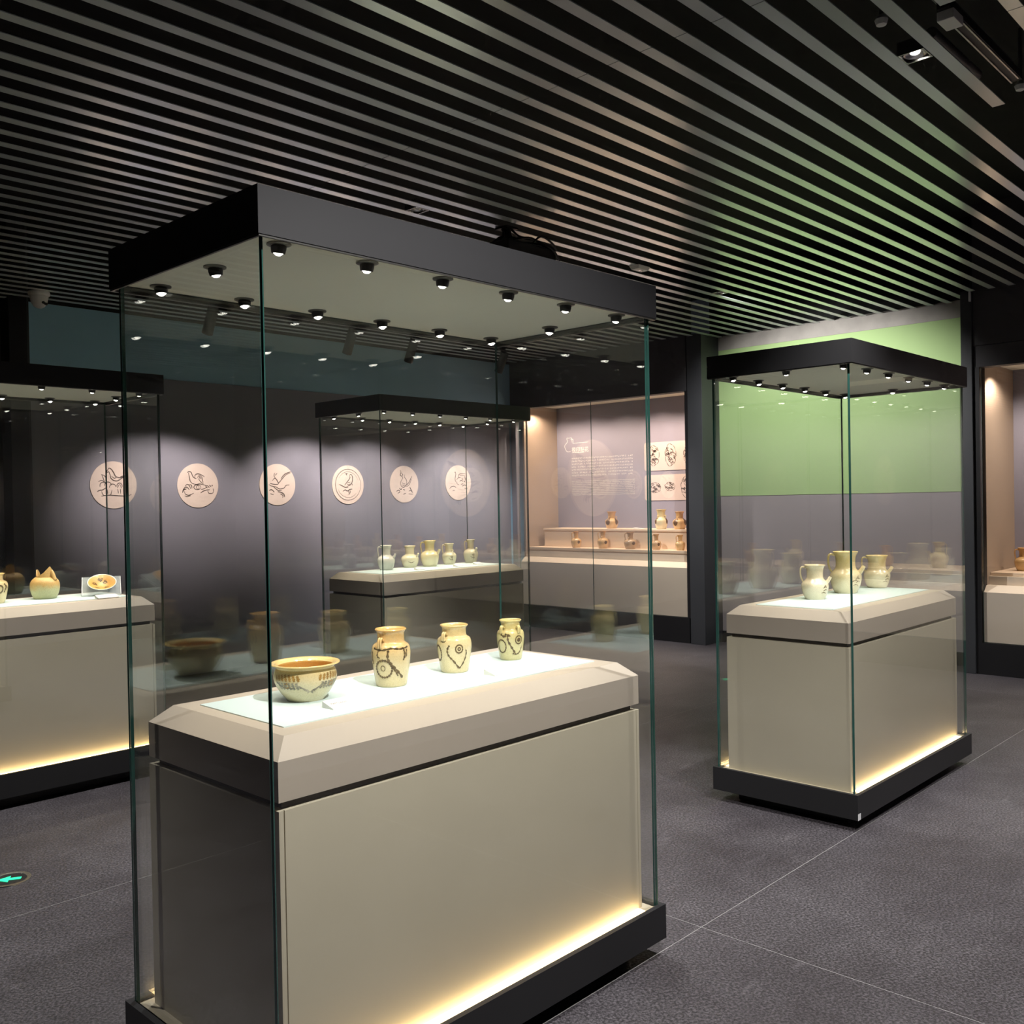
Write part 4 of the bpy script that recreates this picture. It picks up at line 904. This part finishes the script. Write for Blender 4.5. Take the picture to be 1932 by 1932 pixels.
# services in the open part of the ceiling, upper right
t = empty('surface_light_track', (3.60, 1.235, ZC)); tag(t, 'black light track with white feed box in the ceiling gap', 'light track')
MB().box(-0.02, 0.84, -0.022, 0.022, 0.03, 0.06).build('rail', M_BLACK, t)
MB().box(0.0, 0.10, -0.03, 0.03, -0.005, 0.03).build('feed_box', M_WHITE, t, bevel=0.004)
MB().box(0.13, 0.80, -0.020, -0.014, 0.022, 0.03).build('rail_lip', M_CHROME, t)
MB().box(0.13, 0.83, 0.014, 0.020, 0.022, 0.03).build('rail_lip', M_CHROME, t)
for (x, y, l) in ((3.50, 1.425, 'white sprinkler head between slats beside the lit downlight'), (4.49, 1.235, 'white sprinkler head beyond the cut slat end')):
    s = empty('sprinkler_head', (x, y, ZC+0.02)); tag(s, l, 'sprinkler', 'ceiling sprinkler heads')
    MB().tube([(0, 0, 0.25), (0, 0, 0.02)], 0.008, 8).build('drop_pipe', M_PIPE, s)
    MB().lathe([(0.0, 0.025), (0.012, 0.024), (0.024, 0.006), (0.018, -0.012), (0.0, -0.02)], 16).build('head', M_WHITE, s, smooth=True)
for (x0, x1, y, l) in ((2.2, 3.46, 1.43, 'dim grey conduit above the slats left of the lit downlight'), (4.0, 4.55, 1.43, 'dim grey conduit above the slats right of the lit downlight'), (3.55, 4.55, 1.30, 'dim grey conduit beside the light track')):
    tag(MB().tube([(x0, y, ZC+0.15), (x1, y, ZC+0.15)], 0.025, 10).build('conduit', M_PIPE, smooth=True), l, 'conduit', 'conduits above the slats')

# ------------------------------------------------------------------ floor exit light
t = empty('floor_exit_light', (1.415, 4.300, 0.0), 0); tag(t, 'round floor-set exit light with glowing green arrow', 'exit light')
MB().lathe([(0.066, 0.0), (0.084, 0.0), (0.083, 0.004), (0.070, 0.0055), (0.066, 0.003)], 40).build('metal_ring', M_CHROME, t, smooth=True)
MB().lathe([(0.0, 0.003), (0.066, 0.003), (0.066, 0.0), (0, 0.0)], 40).build('dark_window', M_BLACK, t)
m = MB(); A = R(150); ca, sa = math.cos(A), math.sin(A)
pts = [(-0.045, -0.012), (0.0, -0.012), (0.0, -0.034), (0.050, 0.0), (0.0, 0.034), (0.0, 0.012), (-0.045, 0.012)]
m.add([(x*ca-y*sa, x*sa+y*ca, 0.0032) for x, y in pts]+[(x*ca-y*sa, x*sa+y*ca, 0.0042) for x, y in pts], [tuple(range(6, -1, -1)), tuple(range(7, 14))]+[(j, (j+1) % 7, 7+(j+1) % 7, 7+j) for j in range(7)])
m.build('arrow', M_EXITG, t)
